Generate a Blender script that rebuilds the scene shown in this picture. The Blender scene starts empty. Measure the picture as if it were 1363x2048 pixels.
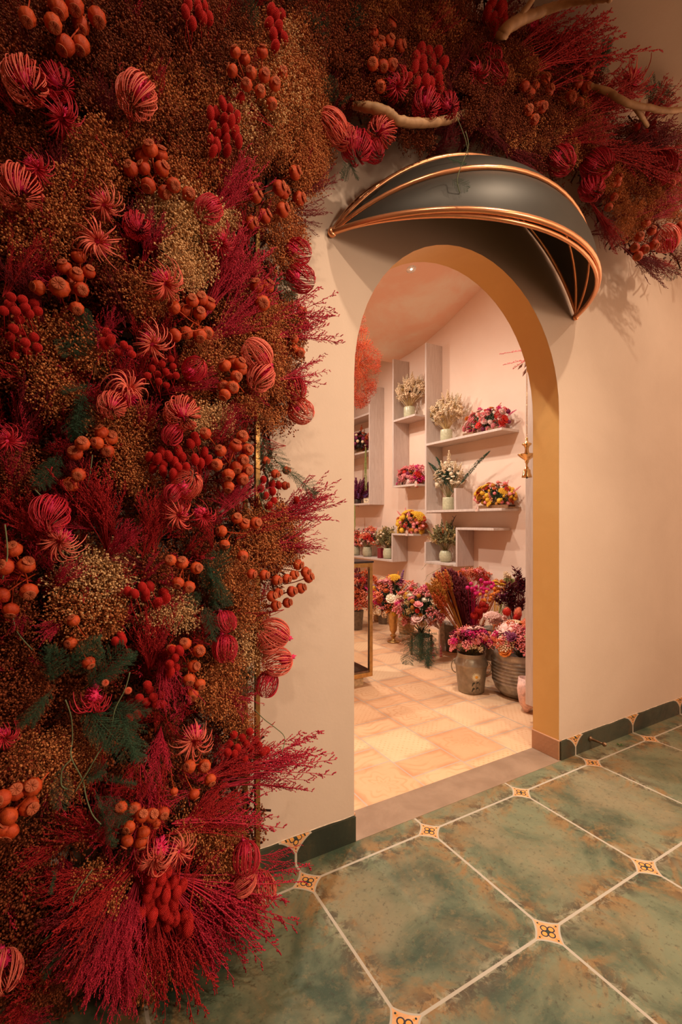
import bpy, math, random
import numpy as np
from mathutils import Vector, Matrix, Quaternion
random.seed(7); np.random.seed(7)
PI = math.pi
sc = bpy.context.scene
col = sc.collection

# ------------------------------------------------------------------ camera
CAM = Vector((-.6616, -1.448, 1.1408)); YAW = .52285; FPX = 952.29; HORZ = 1044.6
cam_d = bpy.data.cameras.new('camera'); cam = bpy.data.objects.new('camera', cam_d); col.objects.link(cam)
cam.location = CAM; cam.rotation_euler = (PI/2, 0, -YAW)
cam_d.sensor_fit = 'HORIZONTAL'; cam_d.sensor_width = 36; cam_d.lens = FPX/1363*36
cam_d.shift_y = (HORZ-1024)/1363; cam_d.clip_start = .05
sc.camera = cam
# ------------------------------------------------------------------ light
sc.view_settings.view_transform = 'Standard'; sc.view_settings.look = 'None'
sc.view_settings.gamma = 1; sc.view_settings.use_curve_mapping = False
sc.view_settings.exposure = 0.0
try:
    sc.cycles.use_denoising = True
    sc.cycles.use_adaptive_sampling = True; sc.cycles.adaptive_threshold = .02
    sc.cycles.max_bounces = 7; sc.cycles.diffuse_bounces = 4; sc.cycles.glossy_bounces = 3
    sc.cycles.transmission_bounces = 4; sc.cycles.sample_clamp_indirect = 4
    sc.cycles.caustics_reflective = False; sc.cycles.caustics_refractive = False
except Exception: pass
w = bpy.data.worlds.new('world'); sc.world = w; w.use_nodes = True
w.node_tree.nodes['Background'].inputs[0].default_value = (1, .60, .37, 1)
w.node_tree.nodes['Background'].inputs[1].default_value = 2.1
def spot(loc, tgt, power, size=120, blend=.8, rad=.03, color=(1, .78, .56)):
    l = bpy.data.lights.new('spotlight', 'SPOT'); o = bpy.data.objects.new('spotlight', l); col.objects.link(o)
    l.energy = power; l.spot_size = math.radians(size); l.spot_blend = blend; l.shadow_soft_size = rad; l.color = color
    o.location = loc; o.rotation_euler = (Vector(tgt)-Vector(loc)).to_track_quat('-Z', 'Y').to_euler(); return o
spot((.80, -1.30, 3.30), (.80, -.10, .75), 115, 86, 1.)
spot((2.15, -1.00, 3.30), (2.10, -.05, .75), 66, 88, 1.)
spot((-.25, -1.45, 3.30), (-.10, -.20, .90), 84, 88, 1.)
spot((1.5, -3.1, 2.15), (.30, 0, .75), 290, 66, 1., .22)  # added low soft fill washing the wall, not a ceiling fixture
WARM = (1, .88, .74)
spot((1.35, 1.95, 3.12), (2.4, 1.7, .8), 62, 150, .9, .03, WARM)
spot((1.30, 3.0, 2.95), (2.4, 2.95, .8), 75, 150, .9, .03, WARM)
spot((.95, .65, 3.3), (1.2, .7, 0), 185, 150, .9, .04, WARM)
spot((.3, 2.5, 2.95), (.4, 2.5, 0), 150, 160, .9, .05, WARM)  # extra wide spot added to fill the inner room with diffuse light

# ------------------------------------------------------------------ pixel -> place
S_, K_ = math.sin(YAW), math.cos(YAW)
FW = Vector((S_, K_, 0)); RT = Vector((K_, -S_, 0)); UP = Vector((0, 0, 1))
def ray(x, y): return FW + RT*((x-681.5)/FPX) + UP*((HORZ-y)/FPX)
def onY(x, y, Y): r = ray(x, y); return CAM + r*((Y-CAM.y)/r.y)
def onX(x, y, X): r = ray(x, y); return CAM + r*((X-CAM.x)/r.x)
def onZ(x, y, Z=0.): r = ray(x, y); return CAM + r*((Z-CAM.z)/r.z)
def at(x, y, d): return CAM + ray(x, y)*d
def fwd(p): return (Vector(p)-CAM).dot(FW)

# ------------------------------------------------------------------ mesh helpers
def fast_mesh(name, V, T):
    V = np.asarray(V, np.float32).reshape(-1, 3); T = np.asarray(T, np.int32).reshape(-1, 3)
    me = bpy.data.meshes.new(name)
    me.vertices.add(len(V)); me.vertices.foreach_set('co', V.ravel())
    me.loops.add(T.size); me.loops.foreach_set('vertex_index', T.ravel())
    me.polygons.add(len(T)); me.polygons.foreach_set('loop_start', np.arange(0, T.size, 3, dtype=np.int32))
    me.update(calc_edges=True); me.validate()
    me.polygons.foreach_set('use_smooth', np.ones(len(T), bool))
    return me
class MB:
    def __init__(s): s.v = []; s.f = []; s.n = 0
    def add(s, vs, fs):
        k = s.n
        s.v.extend([tuple(v) for v in vs]); s.n += len(vs)
        s.f.extend([tuple(i+k for i in f) for f in fs]); return s
    def box(s, a, b):
        x0, y0, z0 = [min(a[i], b[i]) for i in range(3)]; x1, y1, z1 = [max(a[i], b[i]) for i in range(3)]
        return s.add([(x0,y0,z0),(x1,y0,z0),(x1,y1,z0),(x0,y1,z0),(x0,y0,z1),(x1,y0,z1),(x1,y1,z1),(x0,y1,z1)],
              [(0,3,2,1),(4,5,6,7),(0,1,5,4),(1,2,6,5),(2,3,7,6),(3,0,4,7)])
    def lathe(s, prof, n=24, c=(0,0,0), rib=None, squash=1.):
        vs = []; fs = []
        for (r, z) in prof:
            for i in range(n):
                a = 2*PI*i/n; rr = r*(rib(a, z) if rib else 1)
                vs.append((c[0]+rr*math.cos(a), c[1]+rr*math.sin(a)*squash, c[2]+z))
        m = len(prof)
        for j in range(m-1):
            for i in range(n):
                i2 = (i+1) % n
                fs.append((j*n+i, j*n+i2, (j+1)*n+i2, (j+1)*n+i))
        if prof[0][0] > 1e-5: fs.append(tuple(range(n))[::-1])
        if prof[-1][0] > 1e-5: fs.append(tuple((m-1)*n+i for i in range(n)))
        return s.add(vs, fs)
    def tube(s, pts, rad, n=6, cap=True):
        pts = [Vector(p) for p in pts]; m = len(pts)
        if not hasattr(rad, '__len__'): rad = [rad]*m
        t0 = (pts[1]-pts[0]).normalized(); ref = Vector((0,0,1)) if abs(t0.z) < .9 else Vector((1,0,0))
        nrm = t0.cross(ref).normalized(); vs = []; fs = []
        for j in range(m):
            t = (pts[min(j+1, m-1)]-pts[max(j-1, 0)])
            t = t.normalized() if t.length > 1e-9 else t0
            nrm = (nrm - t*nrm.dot(t)); nrm = nrm.normalized() if nrm.length > 1e-6 else t.orthogonal().normalized()
            bn = t.cross(nrm)
            for i in range(n):
                a = 2*PI*i/n; vs.append(pts[j] + (nrm*math.cos(a)+bn*math.sin(a))*rad[j])
        for j in range(m-1):
            for i in range(n):
                i2 = (i+1) % n; fs.append((j*n+i, j*n+i2, (j+1)*n+i2, (j+1)*n+i))
        if cap and n > 2: fs.append(tuple(range(n))[::-1]); fs.append(tuple((m-1)*n+i for i in range(n)))
        return s.add(vs, fs)
    def bud(s, p, r, l=None, d=None):      # small octahedral bud, l long along d
        p = Vector(p); l = l or r; d = (d or Vector((0,0,1))).normalized(); a = d.orthogonal().normalized(); b = d.cross(a)
        return s.add([p-d*l, p+a*r, p+b*r, p-a*r, p-b*r, p+d*l],
                     [(0,2,1),(0,3,2),(0,4,3),(0,1,4),(5,1,2),(5,2,3),(5,3,4),(5,4,1)])
    def ball(s, p, r, sq=(1,1,1), nu=10, nv=6):
        vs = []; fs = []
        for j in range(1, nv):
            th = PI*j/nv
            for i in range(nu):
                a = 2*PI*i/nu; vs.append((p[0]+r*sq[0]*math.sin(th)*math.cos(a), p[1]+r*sq[1]*math.sin(th)*math.sin(a), p[2]+r*sq[2]*math.cos(th)))
        t = len(vs); vs += [(p[0], p[1], p[2]+r*sq[2]), (p[0], p[1], p[2]-r*sq[2])]
        for j in range(nv-2):
            for i in range(nu):
                i2 = (i+1) % nu; fs.append((j*nu+i, (j+1)*nu+i, (j+1)*nu+i2, j*nu+i2))
        for i in range(nu):
            i2 = (i+1) % nu; fs.append((t, i, i2)); fs.append((t+1, (nv-2)*nu+i2, (nv-2)*nu+i))
        return s.add(vs, fs)
    def mesh(s, name, mat=None, smooth=True):
        me = bpy.data.meshes.new(name); me.from_pydata(s.v, [], s.f); me.update()
        if smooth: me.polygons.foreach_set('use_smooth', np.ones(len(me.polygons), bool))
        if mat: me.materials.append(mat)
        return me
def obj(name, me, parent=None, loc=None, mat=None, bevel=0, smooth=None):
    if isinstance(me, MB): me = me.mesh(name, mat, bool(smooth))
    elif mat and not me.materials: me.materials.append(mat)
    o = bpy.data.objects.new(name, me); col.objects.link(o)
    if parent: o.parent = parent
    if loc is not None: o.location = loc
    if bevel:
        m = o.modifiers.new('bevel', 'BEVEL'); m.width = bevel; m.segments = 2; m.limit_method = 'ANGLE'
    return o
def empty(name, loc=(0,0,0)):
    o = bpy.data.objects.new(name, None); col.objects.link(o); o.location = loc; o.empty_display_size = .05; return o
def tag(o, label, cat=None, group=None, kind=None):
    o['label'] = label
    if cat: o['category'] = cat
    if group: o['group'] = group
    if kind: o['kind'] = kind
    return o
def struct(o): o['kind'] = 'structure'; return o
def basis(z, roll=0.):
    z = Vector(z).normalized(); a = z.orthogonal().normalized(); b = z.cross(a)
    c, s = math.cos(roll), math.sin(roll); x = a*c+b*s; y = z.cross(x)
    return Matrix((x, y, z)).transposed()
def place(o, p, z, roll=0., s=1.):
    o.matrix_world = Matrix.Translation(p) @ basis(z, roll).to_4x4() @ Matrix.Diagonal((s, s, s, 1)); return o
def copy_tree(root):
    r = root.copy(); col.objects.link(r)
    for ch in root.children:
        c = ch.copy(); col.objects.link(c); c.parent = r
        for g in ch.children:
            d = g.copy(); col.objects.link(d); d.parent = c
    return r

# ------------------------------------------------------------------ materials
class X:                                   # arithmetic on shader sockets
    nt = None
    def __init__(s, v): s.v = v
    @staticmethod
    def op(o, *a):
        n = X.nt.nodes.new('ShaderNodeMath'); n.operation = o
        for i, q in enumerate(a):
            q = q.v if isinstance(q, X) else q
            if isinstance(q, (int, float)): n.inputs[i].default_value = q
            else: X.nt.links.new(q, n.inputs[i])
        return X(n.outputs[0])
    def __add__(s, o): return X.op('ADD', s, o)
    def __radd__(s, o): return X.op('ADD', s, o)
    def __sub__(s, o): return X.op('SUBTRACT', s, o)
    def __rsub__(s, o): return X.op('SUBTRACT', o, s)
    def __mul__(s, o): return X.op('MULTIPLY', s, o)
    def __rmul__(s, o): return X.op('MULTIPLY', s, o)
    def __truediv__(s, o): return X.op('DIVIDE', s, o)
    def abs(s): return X.op('ABSOLUTE', s)
    def fract(s): return X.op('FRACT', s)
    def floor(s): return X.op('FLOOR', s)
    def pow(s, p): return X.op('POWER', s, p)
    def lt(s, o): return X.op('LESS_THAN', s, o)
    def gt(s, o): return X.op('GREATER_THAN', s, o)
    def min(s, o): return X.op('MINIMUM', s, o)
    def max(s, o): return X.op('MAXIMUM', s, o)
    def step(s, a, b):                     # smooth 0..1 between a and b
        n = X.nt.nodes.new('ShaderNodeMapRange'); n.interpolation_type = 'SMOOTHSTEP'
        X.nt.links.new(s.v, n.inputs[0]); n.inputs[1].default_value = a; n.inputs[2].default_value = b
        return X(n.outputs[0])
def newmat(name):
    m = bpy.data.materials.new(name); m.use_nodes = True; X.nt = m.node_tree
    return m, m.node_tree, m.node_tree.nodes['Principled BSDF']
def put(nt, bsdf, key, v):
    if isinstance(v, X): v = v.v
    if isinstance(v, (int, float, tuple)): bsdf.inputs[key].default_value = v if not isinstance(v, tuple) else (*v, 1)
    else: nt.links.new(v, bsdf.inputs[key])
def coords(kind='Object'):
    return X.nt.nodes.new('ShaderNodeTexCoord').outputs[kind]
def pos():
    return X.nt.nodes.new('ShaderNodeNewGeometry').outputs['Position']
def xyz(v):
    n = X.nt.nodes.new('ShaderNodeSeparateXYZ'); X.nt.links.new(v, n.inputs[0]); return [X(o) for o in n.outputs]
def vec(a, b, c=0):
    n = X.nt.nodes.new('ShaderNodeCombineXYZ')
    for i, q in enumerate((a, b, c)):
        if isinstance(q, X): X.nt.links.new(q.v, n.inputs[i])
        else: n.inputs[i].default_value = q
    return n.outputs[0]
def noise(v, scale, detail=3, rough=.55, dist=0, stretch=None):
    if stretch:
        m = X.nt.nodes.new('ShaderNodeMapping'); m.inputs['Scale'].default_value = stretch; X.nt.links.new(v, m.inputs[0]); v = m.outputs[0]
    n = X.nt.nodes.new('ShaderNodeTexNoise'); X.nt.links.new(v, n.inputs['Vector'])
    n.inputs['Scale'].default_value = scale; n.inputs['Detail'].default_value = detail
    n.inputs['Roughness'].default_value = rough; n.inputs['Distortion'].default_value = dist
    return X(n.outputs[0])
def mix(f, a, b):
    n = X.nt.nodes.new('ShaderNodeMix'); n.data_type = 'RGBA'; n.clamp_factor = True
    for k, q in ((0, f), (6, a), (7, b)):
        if isinstance(q, X): q = q.v
        if isinstance(q, (int, float)): n.inputs[k].default_value = q
        elif isinstance(q, tuple): n.inputs[k].default_value = (*q, 1)
        else: X.nt.links.new(q, n.inputs[k])
    return n.outputs[2]
def bump(h, strength=.2, dist=.01):
    n = X.nt.nodes.new('ShaderNodeBump'); X.nt.links.new(h.v if isinstance(h, X) else h, n.inputs['Height'])
    n.inputs['Strength'].default_value = strength; n.inputs['Distance'].default_value = dist; return n.outputs[0]
_mc = {}
def plain(name, c, rough=.6, metal=0., var=.25, scale=40, sub=0):
    if name in _mc: return _mc[name]
    m, nt, b = newmat(name)
    n = noise(coords(), scale, 3)
    lo = tuple(max(0, q*(1-var)) for q in c); hi = tuple(min(1, q*(1+var)) for q in c)
    put(nt, b, 'Base Color', mix(n.step(.3, .7), lo, hi)); put(nt, b, 'Roughness', rough); put(nt, b, 'Metallic', metal)
    _mc[name] = m; return m
def petal(name, a, b_, rough=.6):
    """colour wanders from a to b, island by island and object by object"""
    if name in _mc: return _mc[name]
    m, nt, b = newmat(name)
    g = X(nt.nodes.new('ShaderNodeNewGeometry').outputs['Random Per Island'])
    oi = X(nt.nodes.new('ShaderNodeObjectInfo').outputs['Random'])
    put(nt, b, 'Base Color', mix(g*.65+oi*.35, a, b_)); put(nt, b, 'Roughness', rough)
    b.inputs['Specular IOR Level'].default_value = .3
    _mc[name] = m; return m

# green glazed tile with clipped corners and small ornate insets, shared by floor and skirting
def star(u, v, nt):
    fx = ((u+.5).fract()-.5).abs(); fy = ((v+.5).fract()-.5).abs()
    d = fx.pow(.75)+fy.pow(.75)                     # concave diamond around each lattice point
    a = fx.max(fy); b = fx.min(fy)
    return fx, fy, d, a, b
def green_tile(name, vertical=False):
    m, nt, bs = newmat(name)
    x, y, z = xyz(pos())
    u = (x)/.5
    v = ((z-.088)/.5) if vertical else ((y+.086)/.5)
    P = vec(x, z if vertical else y, 0)
    fx, fy, d, a, b = star(u, v, nt)
    edge = fx.min(fy) if not vertical else fx
    n1 = noise(P, 3.2, 7, .62, .6); n2 = noise(P, 5.5, 7, .7, 1.2); n3 = noise(P, 60, 4, .7); n4 = noise(P, 14, 6, .7, .5)
    fine = noise(P, 230, 3, .7)
    g = mix(n1.step(.36, .64), (.042, .068, .040), (.185, .200, .118))
    g = mix(noise(P, 2.1, 5, .6, .3).step(.48, .66)*(.35+n4*.9), g, (.25, .205, .12))
    near = 1-edge.step(.03, .24)
    g = mix((near*.85+.18)*n2.step(.46, .62)*(.45+n3), g, (.26, .145, .055))
    g = mix((1-edge.step(.0, .16))*n4.step(.50, .56)*.75, g, (.050, .032, .018))
    g = mix((1-edge.step(.0, .07))*noise(P, 22, 5, .7, 1).step(.5, .6)*.7, g, (.36, .33, .22))
    g = mix(n3.step(.54, .68)*.55, g, (.045, .038, .024))
    g = mix(noise(P, 34, 5, .75).step(.52, .68)*.4*n2.step(.3, .6), g, (.33, .22, .10))
    g = mix(fine.step(.55, .75)*.25, g, (.25, .22, .15))
    grout = (.46, .40, .32)
    gl = edge.lt(.0085)
    inset = mix(noise(P, 30).step(.3, .7), (.62, .30, .13), (.72, .40, .20))
    pet = X.op('SQRT', (a-.026)*(a-.026)+b*b)
    inset = mix(pet.lt(.0205), inset, (.035, .03, .04))
    inset = mix(pet.lt(.0135), inset, (.70, .33, .07))
    inset = mix(a.max(b).lt(.007), inset, (.03, .05, .03))
    dot = X.op('SQRT', (a-.068)*(a-.068)+b*b); inset = mix(dot.lt(.0055), inset, (.02, .03, .02))
    dot = X.op('SQRT', (a-.056)*(a-.056)+b*b); inset = mix(dot.lt(.0065), inset, (.66, .27, .04))
    c = mix(gl, g, grout); c = mix(d.lt(.203), c, grout); c = mix(d.lt(.178), c, inset)
    if vertical: c = mix(.74*(1-gl.max(d.lt(.203))), c, (.010, .009, .006))
    put(nt, bs, 'Base Color', c)
    isg = gl.max(d.lt(.203))
    put(nt, bs, 'Roughness', X.op('ADD', n2*.25+.45, isg*.2)); bs.inputs['Specular IOR Level'].default_value = .35
    hgt = n4*.25+n3*.12-isg*.35
    put(nt, bs, 'Normal', bump(hgt, .25, .004))
    return m
def terracotta(name, jamb=False):
    m, nt, bs = newmat(name)
    x, y, z = xyz(pos())
    if jamb: x, y = y*1.0+.13, z+.0
    P = vec(x, y, 0)
    w_ = .2935; cx = (x-.094)/w_; ci = cx.floor(); fx = cx.fract()
    off = X.op('MODULO', ci*.17+9, .45)
    vv = (y-.135+off)/.4425; vi = vv.floor(); fv = vv.fract()
    big = fv.gt(.3333)
    ex = fx.min(1-fx)*w_
    ev = fv.min(1-fv).min((fv-.3333).abs())*.4425
    e = ex.min(ev)
    wn = nt.nodes.new('ShaderNodeTexWhiteNoise'); wn.noise_dimensions = '3D'; nt.links.new(vec(ci, vi, big), wn.inputs[0])
    r = X(wn.outputs[0]); n1 = noise(P, 6, 5, .6); n2 = noise(P, 45, 4, .65)
    c = mix(r*.75+n1*.45-.1, (.84, .57, .35), (.70, .36, .19))
    c = mix((1-e.step(.0, .04))*n1.step(.35, .6)*.55, c, (.46, .17, .07))
    # raised arabesque: rings around tile-local centres, warped
    px = (fx-.5)*w_; py = (fv-.66)*.4425
    rad = X.op('SQRT', px*px+py*py); ang = X.op('ARCTAN2', py, px)
    ros = X.op('SINE', rad*150+X.op('SINE', ang*8)*2.2)
    lace = X.op('SINE', (px+n1*.05)*190)*X.op('SINE', (py+n1*.04)*190)
    orn = X.op('ADD', ros*r.gt(.45), lace*(1-r.gt(.45)))
    orn = orn.step(.25, .8)*e.gt(.014)
    c = mix(orn*(.50 if not jamb else .8)*noise(P, 9).step(.35, .6), c, (.80, .55, .33) if jamb else (.64, .30, .14))
    c = mix(n2.step(.62, .8)*.3, c, (.85, .66, .45))
    gl = e.lt(.0032) if not jamb else e.lt(-1)
    c = mix(gl, c, (.50, .40, .33))
    if jamb: c = mix(.62, c, (.34, .11, .045))
    put(nt, bs, 'Base Color', c); put(nt, bs, 'Roughness', .55)
    put(nt, bs, 'Normal', bump(orn*.3+n2*.2-gl*.6, .25, .003))
    return m
def plaster(name, a, b_, sc_=1.6, rough=.75, bumps=.12):
    m, nt, bs = newmat(name); P = pos()
    n = noise(P, sc_, 5, .6, .4); f = noise(P, 90, 3)
    put(nt, bs, 'Base Color', mix(n.step(.35, .7), a, b_)); put(nt, bs, 'Roughness', rough)
    put(nt, bs, 'Normal', bump(f*.4+noise(P, 12, 4)*1.2, bumps, .006)); return m
def woodmat(name, a, b_, stretch=(30, 30, 2), rough=.6, sc_=2):
    m, nt, bs = newmat(name); P = pos()
    n = noise(P, sc_, 6, .65, .8, stretch)
    put(nt, bs, 'Base Color', mix(n.step(.3, .7), a, b_)); put(nt, bs, 'Roughness', rough)
    put(nt, bs, 'Normal', bump(n, .12, .002)); return m
M_wall = plaster('warm_plaster', (.60, .455, .355), (.65, .50, .395))
M_jamb = plaster('ochre_paint', (.74, .42, .13), (.78, .46, .15), 4, .5, .08)
M_in = plaster('peach_plaster', (.79, .575, .45), (.83, .64, .52), 1.3, .8)
M_sky = plaster('painted_cloud_ceiling', (.84, .54, .40), (.86, .74, .62), 2.0, .8)
M_dim = plaster('ceiling_plaster', (.52, .38, .27), (.56, .42, .31))
M_floor = green_tile('green_glazed_tile'); M_skirt = green_tile('green_skirting_tile', True)
M_terra = terracotta('terracotta_tile'); M_terraj = terracotta('carved_terracotta', True)
M_sill = plaster('stone_sill', (.27, .175, .115), (.35, .235, .16), 7, .5)
M_shelf = woodmat('limewashed_wood', (.56, .44, .38), (.66, .55, .49), (30, 30, 3))
M_brass = plain('brushed_brass', (.50, .29, .10), .38, .85, .2, 25)
M_gold = plain('polished_brass', (.78, .50, .22), .16, 1., .15, 30)
M_copper = plain('copper_tube', (.82, .36, .17), .27, .75, .1, 8)
M_slate = plain('dark_awning_sheet', (.045, .038, .030), .52, .35, .15, 5)
M_branch = woodmat('peeled_branch', (.30, .15, .06), (.46, .26, .12), (6, 6, 6), .6, 3)

# ================================================================== the setting
CEIL = 3.42
def arch_pts(n=28, dx=0.):
    """opening outline, left foot up over the top and down to the right foot"""
    xc, hw, zs, rise = .8095, .5765, 1.665, .618
    p = [(xc-hw, 0), (xc-hw, .6), (xc-hw, 1.2)]
    for i in range(n+1):
        a = PI - PI*i/n; p.append((xc+hw*math.cos(a), zs+rise*math.sin(a)**.97 if 0 < i < n else zs))
    return p + [(xc+hw, 1.2), (xc+hw, .6), (xc+hw, 0)]
AP = arch_pts()
W0, W1 = .010, .158
def wall_with_arch(x0, x1, z1, y0, y1):
    m = MB(); n = len(AP)
    out = []                                  # match every outline point with one on the outer rectangle
    for i, (x, z) in enumerate(AP):
        if i < 4: out.append((x0, z if i < 3 else z1*.75))
        elif i >= n-4: out.append((x1, z if i >= n-3 else z1*.75))
        else:
            t = (i-4)/(n-9); out.append((x0+(x1-x0)*t, z1))
    out[4] = (x0, z1); out[n-5] = (x1, z1)
    for y, flip in ((y0, 0), (y1, 1)):
        vs = [(x, y, z) for x, z in AP]+[(x, y, z) for x, z in out]
        fs = [(i, i+1, n+i+1, n+i) for i in range(n-1)]
        if flip: fs = [f[::-1] for f in fs]
        m.add(vs, fs)
    return m
wall = struct(obj('wall_front', wall_with_arch(-2.6, 4.6, CEIL, W0, W1), mat=M_wall))
m = MB(); n = len(AP)                          # ochre reveal lining the arch
vs = [(x, W0+.0005, z) for x, z in AP]+[(x, W1-.0005, z) for x, z in AP]
m.add(vs, [(i, n+i, n+i+1, i+1) for i in range(n-1)])
o = obj('trim_1', m, mat=M_jamb, smooth=True); struct(o)
# carved terracotta foot of the reveal
m = MB().box((1.386-.008, W0-.002, 0), (1.386+.02, W1+.002, .094)); struct(obj('trim_2', m, mat=M_terraj, bevel=.003))
m = MB().box((.233-.02, W0+.001, 0), (.233+.008, W1+.002, .094)); struct(obj('trim_3', m, mat=M_terraj, bevel=.003))
# green skirting, with a small gap of light mortar on top
m = MB().box((-2.6, 0, 0), (.2345, W0, .088)); struct(obj('baseboard_left', m, mat=M_skirt))
m = MB().box((1.388, 0, 0), (4.6, W0, .088)); struct(obj('baseboard_right', m, mat=M_skirt))
m = MB().box((-2.6, -4.2, -.05), (4.6, 0, 0)); struct(obj('floor', m, mat=M_floor))
m = MB().box((.2, .0, -.05), (1.42, .156, .001)); struct(obj('trim_4', m, mat=M_sill))
m = MB().box((-1.6, .156, -.05), (2.9, 5.2, 0)); struct(obj('floor_inner', m, mat=M_terra))
m = MB().box((-2.6, -4.2, CEIL), (4.6, W1, CEIL+.05)); struct(obj('ceiling', m, mat=M_dim))
m = MB().box((-2.7, -4.2, 0), (-2.6, W0, CEIL)); struct(obj('wall_side_blocker', m, mat=M_dim))  # unseen wall added to block ambient light from the left
m = MB().box((-2.7, -4.3, 0), (2.3, -4.2, CEIL)); struct(obj('wall_rear_blocker', m, mat=M_dim))  # unseen wall added as light block, cut short to admit ambient at right
# inner room
m = MB().box((2.75, W1, 0), (2.85, 5.2, 3.7)); struct(obj('wall_right', m, mat=M_in))
m = MB().box((-1.6, 5.1, 0), (2.75, 5.2, 3.7)); struct(obj('wall_back', m, mat=M_in))
m = MB().box((-1.7, W1, 0), (-1.6, 5.2, 3.7)); struct(obj('wall_left', m, mat=M_in))
cp = [(W1, 3.72), (.6, 3.68), (1.2, 3.56), (1.6, 3.43), (1.82, 3.352), (2.05, 3.275), (2.3, 3.19), (2.63, 3.11), (2.9, 3.075), (3.21, 3.06)]
m = MB(); vs = [(-1.6, y, z) for y, z in cp]+[(2.75, y, z) for y, z in cp]; k = len(cp)
m.add(vs, [(i, i+1, k+i+1, k+i) for i in range(k-1)])
m.add([(-1.6, 3.21, 3.06), (2.75, 3.21, 3.06), (2.75, 3.21, 3.7), (-1.6, 3.21, 3.7)], [(0,1,2,3)])
struct(obj('ceiling_inner', m, mat=M_sky, smooth=False))
m = MB().box((-1.6, 3.21, 3.45), (2.75, 5.2, 3.5)); struct(obj('ceiling_far', m, mat=M_in))
# paint wobble line where plaster meets skirting on the right (mortar bead)
m = MB()
for xa, xb in ((-2.5, .232), (1.39, 4.5)):
    N = 60; m.tube([(xa+(xb-xa)*i/N, W0+.0005, .090+.0012*math.sin(i*2.1)+.0010*math.sin(i*5.3)) for i in range(N+1)], .0022, 5)
struct(obj('trim_5', m, mat=plain('mortar_bead', (.60, .48, .36), .8)))

# ------------------------------------------------------------------ recessed downlight in the vaulted ceiling
p = onY(822, 537, 1.15)
def ceil_z(y):
    for (a, za), (b, zb) in zip(cp, cp[1:]):
        if a <= y <= b: return za+(zb-za)*(y-a)/(b-a)
yy = .4
while True:
    p = onY(822, 537, yy)
    if p.z >= ceil_z(yy) or yy > 3: break
    yy += .01
M_glow = bpy.data.materials.new('lamp_glow'); M_glow.use_nodes = True
b_ = M_glow.node_tree.nodes['Principled BSDF']; b_.inputs['Emission Color'].default_value = (1, .85, .7, 1); b_.inputs['Emission Strength'].default_value = 3
root = tag(empty('recessed_downlight', (p.x, p.y, p.z)), 'small round white recessed downlight in the pink ceiling behind the arch', 'ceiling light')
obj('trim_ring', MB().lathe([(.020, -.001), (.040, -.004), (.044, 0), (.044, .006)], 28), root, mat=plain('white_enamel', (.8, .74, .68), .4), smooth=True)
obj('reflector', MB().lathe([(.021, .0), (.016, .012), (.002, .016)], 24), root, mat=M_gold, smooth=True)
obj('bulb', MB().ball((0, 0, .002), .011), root, mat=M_glow, smooth=True)
root.rotation_euler = (math.atan((ceil_z(p.y+.02)-ceil_z(p.y-.02))/.04), 0, 0); root.location.z -= .006

# ------------------------------------------------------------------ awning: four arcs hinged on two points of the wall
AX, AZ, HW, SAG = .8165, 2.146, .68, .40
RR = (HW*HW+SAG*SAG)/(2*SAG)
def arc(a, u, off=0.):
    """u in -1..1 along the rib, a = degrees above horizontal"""
    x = HW*math.sin(u*PI/2) if False else HW*u
    h = math.sqrt(max(RR*RR-x*x, 0))-(RR-SAG)+off*(1-abs(u)**3)
    ar = math.radians(a)
    return Vector((AX+x, -h*math.cos(ar)+.000, AZ+h*math.sin(ar)))
US = [-math.cos(PI*i/40) for i in range(41)]
ang = [1, 31, 60, 89.6]
root = tag(empty('arched_awning', (AX, 0, AZ)), 'dark fan-shaped awning with copper ribs over the arched doorway', 'awning')
def loc_(m): 
    m.v = [(v[0]-AX, v[1], v[2]-AZ) for v in m.v]; return m
for k in range(3):
    m = MB(); nn = len(US); J = 7; vs = []
    for side in (0, 1):
        for j in range(J+1):
            a = ang[k]+(ang[k+1]-ang[k])*j/J; bow = .010*math.sin(PI*j/J)
            for u in US:
                v = arc(a, u, bow-.004*side-.002); vs.append(v)
    fs = []; S2 = (J+1)*nn
    for j in range(J):
        for i in range(nn-1):
            q = j*nn+i; fs.append((q, q+1, q+nn+1, q+nn)); fs.append((S2+q, S2+q+nn, S2+q+nn+1, S2+q+1))
    m.add(vs, fs); obj('awning_panel', loc_(m), root, mat=M_slate, smooth=True)
for k, a in enumerate(ang):
    m = MB().tube([arc(a, u, .004)+Vector((0, -.009 if a > 80 else 0, 0)) for u in US], .0105 if k == 0 else .0085, 12)
    if k == 0: m.tube([arc(a-2.6, u, -.008) for u in US[1:-1]], .0075, 10)
    obj('awning_rib', loc_(m), root, mat=M_copper, smooth=True)
for sx in (-1, 1):
    m = MB().lathe([(.0, -.004), (.014, -.004), (.016, .0), (.016, .010), (.010, .014), (0, .014)], 16)
    o = obj('hinge_cap', m, root, mat=M_copper, smooth=True); o.location = (sx*HW, .002, 0); o.rotation_euler = (PI/2, 0, 0)
# dark stay running up behind the awning
a_, b2 = onY(810, 262, -.02), onY(905, 318, -.02)
m = MB().tube([Vector((0,0,0)), b2-a_], .010, 8)
tag(obj('stay_rod', m, mat=plain('dark_bronze', (.09, .045, .03), .5), loc=a_, smooth=True), 'dark slanting metal stay above the awning', 'rod')

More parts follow.
